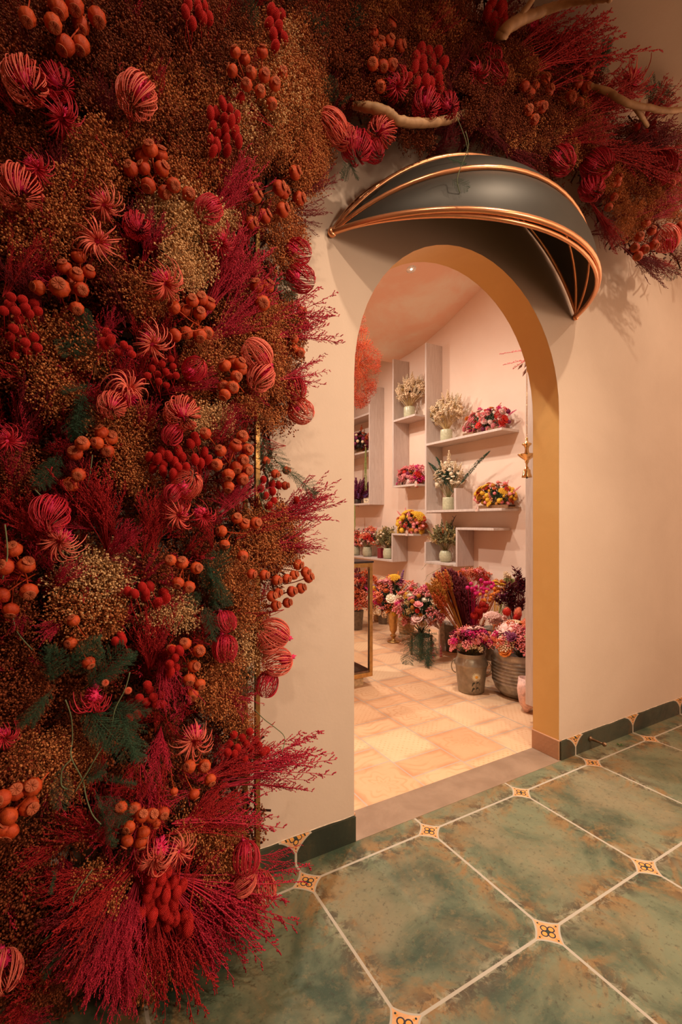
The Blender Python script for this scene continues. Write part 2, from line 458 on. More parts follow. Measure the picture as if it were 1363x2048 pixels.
# ------------------------------------------------------------------ door stop on the skirting, clipping on the floor
p = onY(1179, 1477, 0.0)
root = tag(empty('door_stop', p), 'bronze ball-ended door stop fixed to the green skirting', 'door stop')
q = [(.0, .0), (.013, .0), (.014, -.003), (.0085, -.008), (.0070, -.014), (.0048, -.05), (.0048, -.066)]
m = MB().lathe([(r, z) for r, z in q], 20); m.v = [(v[0], v[2], v[1]) for v in m.v]
mb = plain('aged_bronze', (.23, .14, .08), .35, .8)
obj('stem', m, root, mat=mb, smooth=True)
obj('knob', MB().ball((0, -.074, 0), .0105, nu=18, nv=12), root, mat=mb, smooth=True)
m = MB(); c0 = onZ(1240, 1492)
random.seed(3)
for i in range(9):
    a = random.random()*6.28; d = Vector((math.cos(a), math.sin(a), .25)); m.bud(d*.012+Vector((0, 0, .003)), .0022, .009, d)
m.tube([(-.015, 0, .002), (0, .002, .004), (.016, -.004, .002)], .0009, 4)
tag(obj('fallen_leaf_sprig', m, mat=plain('sprig_green', (.06, .13, .03), .6), loc=c0), 'tiny green leaf sprig dropped on the tiles near the door stop', 'leaf')

# ================================================================== wall shelving in the inner room
XF, XW, TH = 2.535, 2.75, .022
def board(m, a, b): m.box(a, b)
def shelf_unit(label, parts, name='shelf_unit'):
    r = tag(empty(name, (XW, parts[0][1][1], parts[0][1][2])), label, 'shelf')
    for kind, a, b in parts:
        mm = MB().box(a, b); mm.v = [(v[0]-r.location.x, v[1]-r.location.y, v[2]-r.location.z) for v in mm.v]
        obj(kind, mm, r, mat=M_shelf, bevel=.0015)
    return r
X0 = XW-.001
shelf_unit('pale wood wall shelf unit with tall side board and two long shelves', [
    ('side_board', (XF, 2.347, 1.235), (X0, 2.369, 2.985)),
    ('shelf_board', (XF, 1.37, 1.925), (X0, 2.346, 1.947)),
    ('shelf_board', (XF, 1.37, 1.24), (X0, 2.346, 1.262))])
shelf_unit('small pale wood upright divider standing on the long lower shelf', [
    ('front_board', (XF+.002, 1.919, 1.2625), (X0, 1.941, 1.466)),
    ('edge_strip', (XF, 1.941, 1.2625), (XF+.012, 1.947, 1.466))], 'shelf_divider')
shelf_unit('low pale wood stepped shelf holding the round cream pot', [
    ('side_board', (XF, 1.90, .72), (X0, 1.922, 1.068)),
    ('shelf_board', (XF, 1.46, 1.069), (X0, 1.922, 1.091)),
    ('shelf_board', (XF, 1.923, .72), (X0, 2.354, .742)),
    ('end_board', (XF, 2.355, .72), (X0, 2.377, .938))])
shelf_unit('pale wood wall shelf unit, middle one with two short shelves', [
    ('side_board', (XF, 2.912, 1.536), (X0, 2.934, 2.984)),
    ('shelf_board', (XF, 2.53, 2.27), (X0, 2.911, 2.292)),
    ('shelf_board', (XF, 2.53, 1.53), (X0, 2.911, 1.552))])
shelf_unit('pale wood stepped shelf above the glass cabinet, holding jars of flowers', [
    ('side_board', (XF, 2.93, .69), (X0, 2.952, .995)),
    ('shelf_board', (XF, 2.56, .996), (X0, 2.952, 1.016)),
    ('shelf_board', (XF, 2.953, .69), (X0, 4.3, .712))])
shelf_unit('pale wood wall shelf unit farthest back, half hidden by the arch edge', [
    ('side_board', (XF, 3.40, 1.357), (X0, 3.422, 2.808)),
    ('shelf_board', (XF, 3.423, 2.46), (X0, 4.1, 2.482)),
    ('shelf_board', (XF, 3.423, 2.0), (X0, 4.1, 2.022)),
    ('shelf_board', (XF, 3.423, 1.357), (X0, 4.1, 1.379)),
    ('end_board', (XF, 4.101, 1.357), (X0, 4.123, 2.808))])
# tall cupboard-like rack just inside the arch, seen from its side
r = tag(empty('tall_rack', (1.6, .17, .107)), 'tall pale wood rack side standing just inside the right of the arch', 'shelf')
for kind, a, b in (('side_board', (0, 0, 0), (.022, .206, 1.95)), ('side_board', (.70, 0, 0), (.722, .206, 1.95)), ('shelf_board', (.023, 0, 0), (.699, .206, .022)),
                   ('shelf_board', (.023, 0, .9), (.699, .206, .922)), ('shelf_board', (.023, 0, 1.92), (.699, .206, 1.942)), ('back_board', (.023, .0, .923), (.699, .008, 1.919))):
    obj(kind, MB().box(a, b), r, mat=M_shelf, bevel=.0015)

# ------------------------------------------------------------------ hanging brass lamp with bell
p = onY(1053, 912, .27); sc_ = fwd(p)/FPX          # metres per pixel there
def zz(y): return (912-y)*sc_
root = tag(empty('hanging_brass_lamp', p), 'hanging brass oil lamp with a little bell on a chain, by the arch', 'lamp')
r_ = lambda px: px*sc_
obj('oil_dish', MB().lathe([(0, zz(925)), (r_(3), zz(923)), (r_(5), zz(920)), (r_(12), zz(915)), (r_(17), zz(910)), (r_(18), zz(908.5)), (r_(16), zz(909.5)), (r_(10), zz(913)), (0, zz(914))], 28), root, mat=M_gold, smooth=True)
obj('stem', MB().lathe([(r_(2), zz(914)), (r_(5.5), zz(908)), (r_(4), zz(903)), (r_(3.5), zz(898)), (r_(5), zz(893)), (r_(9.5), zz(889)), (r_(9), zz(887)), (r_(4), zz(885)), (r_(2), zz(880)), (r_(2.5), zz(876)), (0, zz(874))], 24), root, mat=M_gold, smooth=True)
obj('collar', MB().lathe([(0, zz(938)), (r_(1.5), zz(937)), (r_(1.8), zz(928)), (r_(4.5), zz(923)), (r_(3), zz(920)), (0, zz(919))], 20), root, mat=M_gold, smooth=True)
b = obj('bell', MB().lathe([(0, zz(933)), (r_(3.5), zz(934)), (r_(4), zz(938)), (r_(7), zz(940)), (r_(7.5), zz(947)), (r_(8.5), zz(949)), (r_(10), zz(953.5)), (r_(10), zz(955)), (r_(8), zz(954)), (0, zz(950))], 26), root, mat=M_gold, smooth=True)
obj('clapper', MB().ball((0, 0, zz(955)), r_(2.2)), b, mat=plain('dark_iron', (.03, .02, .015), .4, .6), smooth=True)
m = MB(); ztop = zz(745); z = zz(872); i = 0
while z < ztop:                                    # oval links turned alternately
    L = r_(3.2); pts = []
    for t in range(9):
        a = 2*PI*t/8; q = Vector((math.cos(a)*r_(1.3), 0, math.sin(a)*L*.62))
        if i % 2: q = Vector((0, q.x, q.z))
        pts.append(q+Vector((0, 0, z)))
    m.tube(pts, r_(.42), 5, cap=False); z += L*.95; i += 1
ch = obj('chain', m, root, mat=M_gold, smooth=True)
m = MB().tube([(0, 0, ztop), (0, -.0, ztop+.03), (0, -.05, ztop+.05), (.0, -.09, 1.955+.107-p.z+.02), (.0, -.10, 2.10-p.z)], .003, 6)
obj('hook', m, root, mat=M_gold, smooth=True)

# ------------------------------------------------------------------ glass display cabinet, left of the opening
cx, cy = 1.187, 1.316; ct = .86; cb = .10; wx, wy = .62, .45
root = tag(empty('glass_cabinet', (cx, cy, 0)), 'glazed brass-framed display cabinet on a low plinth, cut by the arch', 'cabinet')
t = .026
obj('plinth', MB().box((-wx+.04, .05, 0), (-.045, wy-.05, cb-.03)), root, mat=plain('plinth_cream', (.60, .42, .24), .6), bevel=.002)
obj('base_board', MB().box((-wx, 0, cb-.03), (0, wy, cb)), root, mat=M_brass, bevel=.002)
obj('floor_panel', MB().box((-wx+.01, .01, cb), (-.01, wy-.01, cb+.012)), root, mat=plain('cabinet_walnut', (.22, .11, .06), .5))
obj('top_board', MB().box((-wx, 0, ct-.03), (0, wy, ct)), root, mat=M_brass, bevel=.002)
obj('top_panel', MB().box((-wx-.005, -.005, ct), (.005, wy+.005, ct+.012)), root, mat=plain('cabinet_black_top', (.03, .02, .02), .3))
for (x, y) in ((0, 0), (-wx+t, 0), (0, wy-t), (-wx+t, wy-t)):
    obj('corner_post', MB().box((x-t, y, cb), (x, y+t, ct-.03)), root, mat=M_brass, bevel=.0015)
mg = bpy.data.materials.new('clear_glass'); mg.use_nodes = True; b = mg.node_tree.nodes['Principled BSDF']
b.inputs['Transmission Weight'].default_value = 1; b.inputs['Roughness'].default_value = .02; b.inputs['IOR'].default_value = 1.1; b.inputs['Base Color'].default_value = (.95, .93, .9, 1)
obj('glass_pane', MB().box((-wx+t, .008, cb+.012), (-t, .012, ct-.03)), root, mat=mg)
obj('glass_pane', MB().box((-.012, t, cb+.012), (-.008, wy-t, ct-.03)), root, mat=mg)
obj('door_seal', MB().box((-t-.006, .002, cb+.02), (-t, .009, ct-.04)), root, mat=plain('cabinet_seal', (.02, .015, .01), .4))

# ================================================================== flower prototypes
rnd = random.Random(11)
def rv(r): 
    while True:
        v = Vector((rnd.uniform(-1, 1), rnd.uniform(-1, 1), rnd.uniform(-1, 1)))
        if .01 < v.length < 1: return v*r
ICO = None
def ico():
    t = (1+5**.5)/2
    v = np.array([(-1,t,0),(1,t,0),(-1,-t,0),(1,-t,0),(0,-1,t),(0,1,t),(0,-1,-t),(0,1,-t),(t,0,-1),(t,0,1),(-t,0,-1),(-t,0,1)], float)
    v /= np.linalg.norm(v[0])
    f = np.array([(0,11,5),(0,5,1),(0,1,7),(0,7,10),(0,10,11),(1,5,9),(5,11,4),(11,10,2),(10,7,6),(7,1,8),(3,9,4),(3,4,2),(3,2,6),(3,6,8),(3,8,9),(4,9,5),(2,4,11),(6,2,10),(8,6,7),(9,8,1)])
    return v, f
IV, IF = ico()
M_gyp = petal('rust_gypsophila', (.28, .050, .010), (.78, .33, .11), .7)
M_gypd = petal('shaded_rust_gypsophila', (.09, .011, .004), (.34, .075, .018), .7)  # darker copy of the rust, gap shade put into the colour
M_gypp = petal('pale_and_lit_gypsophila', (.52, .25, .09), (.86, .58, .30), .7)  # cream variety, also paints the lamplit tan patches
M_stem = petal('dry_stem', (.10, .028, .012), (.20, .06, .022), .8)
M_dark = petal('shaded_stems', (.022, .005, .003), (.06, .010, .006), .9)  # shade of the gaps put into the stem colour
M_red = petal('crimson_broom', (.26, .005, .008), (.50, .016, .018), .7)
M_mag = petal('magenta_broom', (.34, .006, .022), (.58, .022, .060), .65)
M_wine = petal('wine_broom', (.11, .003, .007), (.24, .008, .014), .7)
def podmat():
    m, nt, b = newmat('orange_poppy'); oi = X(nt.nodes.new('ShaderNodeObjectInfo').outputs['Random']); v = coords()
    st = noise(v, 2.2, 5, .65, .4, (5, 5, .8)); bl = noise(v, 1.6, 4, .6)
    put(nt, b, 'Base Color', mix(bl.step(.52, .72)*.7, mix(st*.9+oi*.4-.2, (.40, .024, .006), (.64, .105, .020)), (.22, .016, .006))); put(nt, b, 'Roughness', .5); put(nt, b, 'Specular IOR Level', .3)
    put(nt, b, 'Normal', bump(st, .25, .03)); return m
M_pod = podmat()
M_podt = petal('poppy_crown', (.34, .05, .02), (.50, .13, .05), .7)
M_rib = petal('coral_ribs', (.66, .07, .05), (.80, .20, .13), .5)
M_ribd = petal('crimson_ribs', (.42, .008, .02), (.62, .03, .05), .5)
M_heart = petal('pink_heart', (.62, .01, .09), (.85, .04, .16), .6)
M_head = petal('scarlet_head', (.40, .006, .006), (.62, .025, .018), .7)
M_fern = petal('fern_green', (.020, .058, .032), (.065, .125, .062), .7)
M_vine = petal('vine_green', (.10, .13, .06), (.20, .22, .11), .6)

def pod_mesh():
    rib = lambda a, z: 1+.045*math.cos(9*a)*min(1, max(0, (z+.2)*2))
    m = MB().lathe([(.0, -.62), (.13, -.60), (.17, -.52), (.14, -.46), (.30, -.40), (.60, -.25), (.86, .0), (.97, .28), (.98, .52), (.86, .82), (.62, 1.03), (.40, 1.12), (.30, 1.17)], 27, rib=rib)
    return m.mesh('capsule', M_pod)
def crown_mesh():
    rib = lambda a, z: 1+.10*abs(math.cos(4.5*a))
    m = MB().lathe([(.28, 1.14), (.42, 1.20), (.62, 1.30), (.60, 1.36), (.34, 1.30), (.0, 1.27)], 27, rib=rib)
    for i in range(9):
        a = 2*PI*i/9; m.tube([(.05*math.cos(a), .05*math.sin(a), 1.29), (.56*math.cos(a), .56*math.sin(a), 1.37)], .035, 4)
    return m.mesh('crown', M_podt)
ME_pod, ME_crown = pod_mesh(), crown_mesh()
ME_pstem = MB().tube([(0, 0, -.6), (.1, .05, -2.5), (0, .2, -4.6)], [.10, .09, .09], 5).mesh('stem', M_pod)

def bloom_mesh(style, seed):
    """curved rib strips: 'lantern' closes at the far end, 'open' curls outward; axis +z, foot at -z"""
    r = random.Random(seed); m = MB(); n = 54 if style == 'lantern' else 50
    for i in range(n):
        ph = 2*PI*i/n+r.uniform(-.06, .06); tw = r.uniform(.35, .75); pts = []; S = 11
        top = r.uniform(.78, 1.0); wide = r.uniform(.88, 1.06)
        if style == 'open': curl = r.uniform(.7, 1.35); lay = r.choice([.55, .8, 1.0])
        for j in range(S):
            u = j/(S-1)
            if style == 'lantern':
                th = PI*(.06+.90*u*top); rr = wide*math.sin(th)**.85; z = -math.cos(th)*1.12; a = ph+tw*u*1.3
            else:
                th = .15+curl*2.35*u; rr = (wide*lay)*(1-math.cos(th))*.62+.05; z = -.7+math.sin(th)*1.15*lay; a = ph+tw*u
            pts.append((rr*math.cos(a), rr*math.sin(a), z))
        m.tube(pts, [.040*(1-.45*abs(2*k/(S-1)-1)) for k in range(S)], 3, cap=False)
    return m.mesh('curled_ribs')
def heart_mesh(seed):
    r = random.Random(seed); m = MB(); m.ball((0, 0, -.55), .34, (1, 1, 1.2), 10, 7)
    for i in range(70):
        a = r.uniform(0, 6.28); e = r.uniform(-1.2, .9); d = Vector((math.cos(a)*math.cos(e), math.sin(a)*math.cos(e), math.sin(e)-.25)).normalized()
        m.bud(Vector((0, 0, -.6))+d*.42, .045, .24, d)
    for i in range(14):
        a = 2*PI*i/14; d = Vector((math.cos(a)*.5, math.sin(a)*.5, -1)).normalized(); m.bud(Vector((0, 0, -1.0))+d*.16, .07, .26, d)
    m.tube([(0, 0, -1.0), (.03, 0, -1.5)], .05, 5)
    return m.mesh('heart', M_heart)
BL = {}
for st in ('lantern', 'open'):
    for k in range(3):
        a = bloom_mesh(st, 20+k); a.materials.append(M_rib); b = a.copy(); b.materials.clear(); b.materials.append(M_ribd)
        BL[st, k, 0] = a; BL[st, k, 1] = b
HT = [heart_mesh(5), heart_mesh(6)]

def head_mesh(seed, L=1.45):
    r = random.Random(seed); m = MB(); m.ball((0, 0, 0), .72, (1, 1, L), 12, 9)
    N = 190
    for i in range(N):
        z = 1-2*(i+.5)/N; a = i*2.39996; s = math.sqrt(1-z*z); d = Vector((s*math.cos(a), s*math.sin(a), z))
        p = Vector((d.x*.74, d.y*.74, d.z*.74*L)); q = (d+Vector((0, 0, .9))).normalized(); m.bud(p, .085, .26, q)
    m.tube([(0, 0, -.7*L), (.1, .1, -3), (0, .2, -6)], .08, 5)
    return m.mesh('seed_head', M_head)
HD = [head_mesh(1), head_mesh(2, 1.05), head_mesh(3, 1.8)]

def spray_mesh(name, seed, L=1., n=11, fan=.28, mat=M_red, buds=1., fine=1.):
    """feathery broom: fan of wiry stems along +z, side twigs with tiny buds"""
    r = random.Random(seed); m = MB()
    for i in range(n):
        a = r.uniform(0, 6.28); f = fan*math.sqrt(r.random()); d = Vector((math.cos(a)*f, math.sin(a)*f, 1)).normalized()
        ln = L*r.uniform(.7, 1.05); bend = Vector((r.uniform(-.2, .2), r.uniform(-.2, .2), 0))
        P = [d*(ln*t)+bend*(t*t*ln) for t in (0, .25, .5, .75, 1)]
        m.tube(P, [.0062*fine, .0055*fine, .0045*fine, .0036*fine, .002*fine], 4, cap=False)
        K = int(15*buds)
        for k in range(K):
            t = .32+.68*(k+r.random())/K; seg = min(int(t*4), 3); q = P[seg].lerp(P[seg+1], t*4-seg)
            b = r.uniform(0, 6.28); s = (d*1.5+Vector((math.cos(b), math.sin(b), r.uniform(-.2, .2)))).normalized()
            tl = L*.15*(1.15-t)*r.uniform(.7, 1.4)+.02*L; e = q+s*tl+Vector((0, 0, tl*.1))
            m.tube([q, e], [.0028*fine, .0016*fine], 3, cap=False)
            for w_ in range(5):
                m.bud(q.lerp(e, (w_+1)/5)+Vector((r.uniform(-1, 1), r.uniform(-1, 1), r.uniform(-1, 1)))*.006*L, r.uniform(.005, .0085)*fine, r.uniform(.009, .014)*fine, s)
    return m.mesh(name, mat)
SP = {}
for nm, mt in (('red', M_red), ('mag', M_mag), ('wine', M_wine)):
    base = [spray_mesh('broom', 100+k, n=11, fan=.30) for k in range(3)] if nm == 'red' else SPB
    if nm == 'red': SPB = base
    for k in range(3):
        me = base[k].copy(); me.materials.clear(); me.materials.append(mt); SP[nm, k] = me
for nm, mt in (('red1', M_red), ('mag1', M_mag), ('wine1', M_wine)):      # slim wands
    for k in range(2):
        SP[nm, k] = spray_mesh('wand', 140+k, n=3, fan=.10, mat=mt)

def fern_mesh(seed):
    r = random.Random(seed); m = MB(); pts = [Vector((0.12*math.sin(t*2.2)*t, .05*t*t, t)) for t in [i/12 for i in range(13)]]
    m.tube(pts, [.007*(1-.6*i/12) for i in range(13)], 4)
    for k in range(30):
        t = .08+.9*k/30; i = min(int(t*12), 11); q = pts[i].lerp(pts[i+1], t*12-i); sd = 1 if k % 2 else -1
        d = Vector((sd*.9, r.uniform(-.6, .6), .75)).normalized(); L = .34*math.sin(PI*(t*.85+.12))+.05
        Q = [q+d*(L*u)+Vector((0, 0, -.12*L*u*u)) for u in (0, .33, .66, 1)]; m.tube(Q, .0028, 3, cap=False)
        for c in range(16):
            u = (c+1)/17; w0 = q+d*(L*u); s2 = 1 if c % 2 else -1
            dd = (d+Vector((r.uniform(-.6, .6), s2*.9+r.uniform(-.3, .3), r.uniform(-.4, .7)))).normalized(); ll = .045*(1.2-u)
            for h in range(5):
                e = (dd+rv_(r, .7)).normalized()
                m.bud(w0+dd*ll*h/3+e*.011, .0021, .013, e)
    return m.mesh('fern', M_fern)
def rv_(r, s): return Vector((r.uniform(-s, s), r.uniform(-s, s), r.uniform(-s, s)))
FN = [fern_mesh(1), fern_mesh(2), fern_mesh(3)]

# gypsophila cluster as plain arrays, tiled into large stuff meshes
def gyp_cluster(seed, n=58, R=.045):
    r = np.random.RandomState(seed); V = []; T = []; k = 0
    for i in range(n):
        d = r.normal(size=3); d[2] = abs(d[2])*1.1; d /= np.linalg.norm(d); p = d*R*(r.uniform(.45, 1)**.6)
        s = r.uniform(.0015, .0029)
        V.append(IV*np.array([s, s, s*1.15])+p+r.normal(size=(12, 3))*.00022); T.append(IF+k); k += 12
        if i % 2 == 0:
            q = p*.35+r.normal(size=3)*.004; t = .00042; n1 = np.cross(d, [.3, .5, .81]); n1 /= np.linalg.norm(n1); n2 = np.cross(d, n1)
            ring = np.array([n1, -.5*n1+.87*n2, -.5*n1-.87*n2])*t
            V.append(np.concatenate([q+ring, p+ring])); T.append(np.array([(0,1,4),(0,4,3),(1,2,5),(1,5,4),(2,0,3),(2,3,5)])+k); k += 6
    return np.concatenate(V), np.concatenate(T)
GC = [gyp_cluster(s) for s in range(7)]
def gyp_field(name, spots, mat, label, cat='dried flowers'):
    V = []; T = []; k = 0
    for (p, d, s) in spots:
        v, t = GC[rnd.randrange(7)]
        M = np.array(basis(d, rnd.uniform(0, 6.28)))*s
        V.append(v@M.T+np.array(p)); T.append(t+k); k += len(v)
    V = np.concatenate(V); V[:, 1] = np.minimum(V[:, 1], -.002); V[:, 2] = np.clip(V[:, 2], .004, CEIL-.004)
    me = fast_mesh(name, V, np.concatenate(T)); me.materials.append(mat)
    o = bpy.data.objects.new(name, me); col.objects.link(o); return tag(o, label, cat, kind='stuff')

# ================================================================== the flower wall
# brass mesh frame in front of the plaster
Fx, Fy0, Fy1 = -.177, -.141, -.02
def frame(z0, z1, label, x0=-1.15):
    root = tag(empty('lattice_rack', (Fx, Fy0, z0)), label, 'rack', None); t = .014; mt = plain('frame_brass', (.42, .22, .07), .42, .8)
    L = Fx-x0; D = Fy1-Fy0; H = z1-z0
    for k, (a, b) in enumerate((((-t, 0, 0), (0, t, H)), ((-t, D-t, 0), (0, D, H)), ((-L, 0, 0), (-L+t, t, H)), ((-L, D-t, 0), (-L+t, D, H)))):
        obj('upright', MB().box(a, b), root, mat=mt, bevel=.001)
    for z in (0, H-t):
        obj('rail', MB().box((-L+t, 0, z), (-t, t, z+t)), root, mat=mt, bevel=.001)
        obj('rail', MB().box((-L+t, D-t, z), (-t, D, z+t)), root, mat=mt, bevel=.001)
        obj('side_rail', MB().box((-t, t, z), (0, D-t, z+t)), root, mat=mt, bevel=.001)
    m = MB(); s = .05
    for i in range(1, int(L/s)): m.tube([(-i*s, D-t*.5, t), (-i*s, D-t*.5, H-t)], .0012, 4, cap=False)
    for i in range(1, int(H/s)): m.tube([(-L+t, D-t*.5-.0024, i*s), (-t, D-t*.5-.0024, i*s)], .0012, 4, cap=False)
    obj('wire_mesh', m, root, mat=plain('wire_brass', (.30, .17, .07), .5, .7))
    return root
frame(.0015, .755, 'lowest brass mesh frame standing on the floor behind the flowers')
frame(.757, 1.51, 'brass mesh frame stacked second from the floor behind the flowers')
frame(1.512, 2.265, 'brass mesh frame stacked third from the floor behind the flowers')

def sil(y):                                   # right-hand silhouette of the mass (photo px) by height
    ks = [(0, 700), (120, 690), (230, 650), (330, 640), (420, 600), (500, 590), (620, 600), (760, 610), (850, 600), (930, 540), (1050, 565), (1160, 575), (1230, 545), (1320, 525), (1420, 510), (1560, 515), (1700, 520), (1800, 500), (1900, 440), (2048, 330)]
    for (a, xa), (b, xb) in zip(ks, ks[1:]):
        if a <= y <= b: return xa+(xb-xa)*(y-a)/(b-a)
    return 330 if y > 0 else 700
def depthY(x, y):
    """how far in front of the plaster the outer skin of the flowers stands"""
    if x > 640 and y < 620:
        return -.13-.10*math.exp(-((y-(60+.42*(x-640)))/150)**2)
    e = min(1, max(0, (sil(y)-x)/300))
    b = .175+.15*math.sin(e*PI/2)
    if y > 1500: b += .03
    return -b-.02*math.sin(x*.021+y*.013)
def P3(x, y, lift=0.): return onY(x, y, depthY(x, y)-lift)
c1 = lambda x, y: (x*.4989, y*.4989)
c2 = lambda x, y: (x*.4989, 600+y*.4989)
c3 = lambda x, y: (x*.4989, 1200+y*.4989)
c4 = lambda x, y: (600+x*.5598, y*.56)
CR = {'1': c1, '2': c2, '3': c3, '4': c4}; CS = {'1': .4989, '2': .4989, '3': .4989, '4': .5598}
def imgdir(deg, out):
    """direction: deg on the picture plane seen from the room (0 right, 90 up), out = how much toward the room"""
    a = math.radians(deg); v = RT*math.cos(a)+UP*math.sin(a); return (v*(1-out)+Vector((-.25, -1, 0)).normalized()*out).normalized()

# ---- gypsophila: (crop, x, y, rx, ry, count, tone: 'd' holds gap shade, 'p' also lit patches)
GY = [('1',150,120,230,170,150,'d'),('1',500,110,330,150,210,'d'),('1',830,190,190,190,170,'d'),('1',1100,260,150,170,170,'g'),('1',1170,430,100,190,150,'g'),('1',1160,330,110,190,150,'p'),('1',1060,520,140,70,50,'p'),('1',980,440,60,60,30,'p'),('1',1080,520,160,140,150,'g'),  # the pale patches here paint lamplight on the tan gypsophila
('1',330,330,150,120,80,'d'),('1',700,420,170,140,150,'g'),('1',620,560,220,110,110,'d'),('1',430,640,150,110,130,'g'),('1',760,650,130,130,110,'g'),('1',60,560,100,110,50,'d'),('1',330,780,140,110,90,'g'),
('1',690,860,110,90,90,'p'),('1',780,1010,100,140,170,'p'),('1',850,900,70,60,50,'p'),('1',150,920,140,120,80,'g'),('1',350,1000,110,60,60,'g'),('1',600,1170,90,90,70,'g'),('1',1130,960,70,140,90,'g'),('1',960,1270,110,90,70,'g'),
('1',1200,700,60,100,70,'g'),('1',1090,1340,110,60,60,'g'),('1',950,640,110,100,60,'d'),('1',460,1130,90,90,40,'d'),
('2',230,200,170,90,110,'g'),('2',1080,150,110,130,120,'g'),('2',870,230,110,80,70,'g'),('2',1080,380,120,110,120,'g'),('2',500,540,110,90,100,'g'),('2',840,480,60,60,40,'p'),('2',520,680,90,60,50,'g'),('2',230,380,90,70,50,'g'),('2',700,580,80,60,40,'d'),
('2',360,1120,130,120,130,'p'),('2',340,1260,110,80,80,'g'),('2',60,1280,90,90,60,'d'),('2',640,1250,120,50,50,'p'),('2',930,1080,70,100,70,'g'),('2',1080,930,110,90,110,'g'),('2',1100,1010,80,70,60,'g'),('2',980,1270,60,80,60,'g'),('2',60,260,70,90,40,'d'),('2',640,1100,60,60,20,'d'),
('2',800,330,60,60,30,'g'),('2',60,700,60,60,30,'d'),
('3',320,60,120,110,80,'g'),('3',30,60,70,60,40,'d'),('3',1000,160,50,90,50,'p'),('3',70,330,80,170,120,'d'),('3',890,330,90,100,90,'g'),('3',200,640,160,90,90,'g'),('3',890,980,60,150,90,'g'),('3',770,900,70,70,30,'g'),('3',40,640,60,100,60,'d'),
('3',390,1180,80,100,70,'g'),('3',60,1180,100,180,130,'d'),('3',120,1430,120,160,110,'d'),('3',600,1470,110,60,50,'g'),('3',850,1130,60,50,25,'g'),('3',330,560,80,60,30,'d'),('3',230,720,80,50,30,'g'),('3',950,480,40,90,30,'g'),('3',100,970,90,70,40,'d'),('3',250,930,90,60,20,'d'),('3',560,1540,50,50,20,'g'),
('4',190,120,140,130,120,'d'),('4',60,140,80,120,60,'d'),('4',330,200,110,130,90,'d'),('4',540,110,90,110,50,'d'),('4',740,330,130,160,160,'d'),('4',680,430,110,90,80,'d'),('4',880,420,120,110,90,'d'),('4',990,440,100,90,70,'g'),('4',1190,690,110,110,110,'g'),('4',1320,700,80,90,80,'g'),('4',1180,790,60,60,40,'g'),
('4',420,60,110,70,50,'d'),('4',560,230,120,90,60,'d'),('4',430,330,80,60,30,'d'),('4',300,60,90,70,40,'g'),('4',1010,330,90,80,40,'d'),('4',820,500,90,50,40,'g'),('4',960,520,80,60,40,'g'),('4',1240,640,90,80,50,'d'),('4',480,120,90,70,40,'g'),('4',760,250,80,60,40,'g'),('4',200,330,90,60,40,'d'),('4',1120,620,80,70,40,'g'),('4',20,350,60,110,110,'g'),('4',40,520,55,90,60,'g'),('4',20,620,50,70,50,'g'),('4',400,510,70,25,14,'d'),('4',620,310,60,60,30,'d'),('4',900,230,80,70,40,'d'),('4',740,160,90,80,50,'d'),('4',1100,520,110,80,50,'d'),('4',1290,560,90,90,40,'d'),('4',870,560,60,60,30,'d')]
fields = {'d': [], 'g': [], 'p': []}
arch_f = {'d': [], 'g': [], 'p': []}
def sprinkle(cr, x, y, rx, ry, n, tone):
    f = CR[cr]; s = CS[cr]
    for i in range(int(n*(.74 if cr != '4' else 1.5))):
        a = rnd.uniform(0, 6.28); q = math.sqrt(rnd.random())*1.05
        px, py = f(x+rx*q*math.cos(a), y+ry*q*math.sin(a))
        if px > 640 and py > 620: continue
        Y = depthY(px, py)
        dep = rnd.choice((-.015, .0, .03, .06, .10))*rnd.uniform(.6, 1.3)+.02
        if px > sil(py)-25 and px < 640: dep = min(dep, .02)
        p = onY(px, py, min(-.03, Y+dep))
        if p.z > CEIL-.03 or p.z < .02: continue
        d = Vector((rnd.uniform(-.7, .7), -1, rnd.uniform(-.6, .7)))
        (arch_f if px > 655 else fields)[tone].append((p, d, rnd.uniform(.62, 1.05)))
for g in GY: sprinkle(*g)
# filler deep in the mass, so no plaster shows through; its dark tone paints gap shade
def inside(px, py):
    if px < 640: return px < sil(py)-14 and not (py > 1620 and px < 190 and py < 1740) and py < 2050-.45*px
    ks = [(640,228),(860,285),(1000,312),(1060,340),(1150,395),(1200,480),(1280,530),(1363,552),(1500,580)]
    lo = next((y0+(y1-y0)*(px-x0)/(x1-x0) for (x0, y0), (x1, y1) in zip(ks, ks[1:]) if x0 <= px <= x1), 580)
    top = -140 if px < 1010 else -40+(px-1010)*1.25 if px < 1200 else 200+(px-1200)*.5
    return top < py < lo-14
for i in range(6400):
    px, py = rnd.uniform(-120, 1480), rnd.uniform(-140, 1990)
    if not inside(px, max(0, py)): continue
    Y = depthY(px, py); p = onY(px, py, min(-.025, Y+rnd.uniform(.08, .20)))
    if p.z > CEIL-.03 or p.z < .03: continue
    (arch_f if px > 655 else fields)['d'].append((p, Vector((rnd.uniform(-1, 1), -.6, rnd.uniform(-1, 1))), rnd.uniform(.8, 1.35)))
gyp_field('gypsophila', fields['d'], M_gypd, 'dark rust dried gypsophila with shade in its colour, deep in the left flower wall')
gyp_field('gypsophila', fields['g'], M_gyp, 'amber brown dried gypsophila clouds spread over the left flower wall')
gyp_field('gypsophila', fields['p'], M_gypp, 'pale cream dried gypsophila, and brightly lit patches painted pale, on the left flower wall')
gyp_field('gypsophila', arch_f['d'], M_gypd, 'dark rust dried gypsophila with shade in its colour, in the garland above the awning')
gyp_field('gypsophila', arch_f['g'], M_gyp, 'amber dried gypsophila in the garland, brightest beside the awning ends')
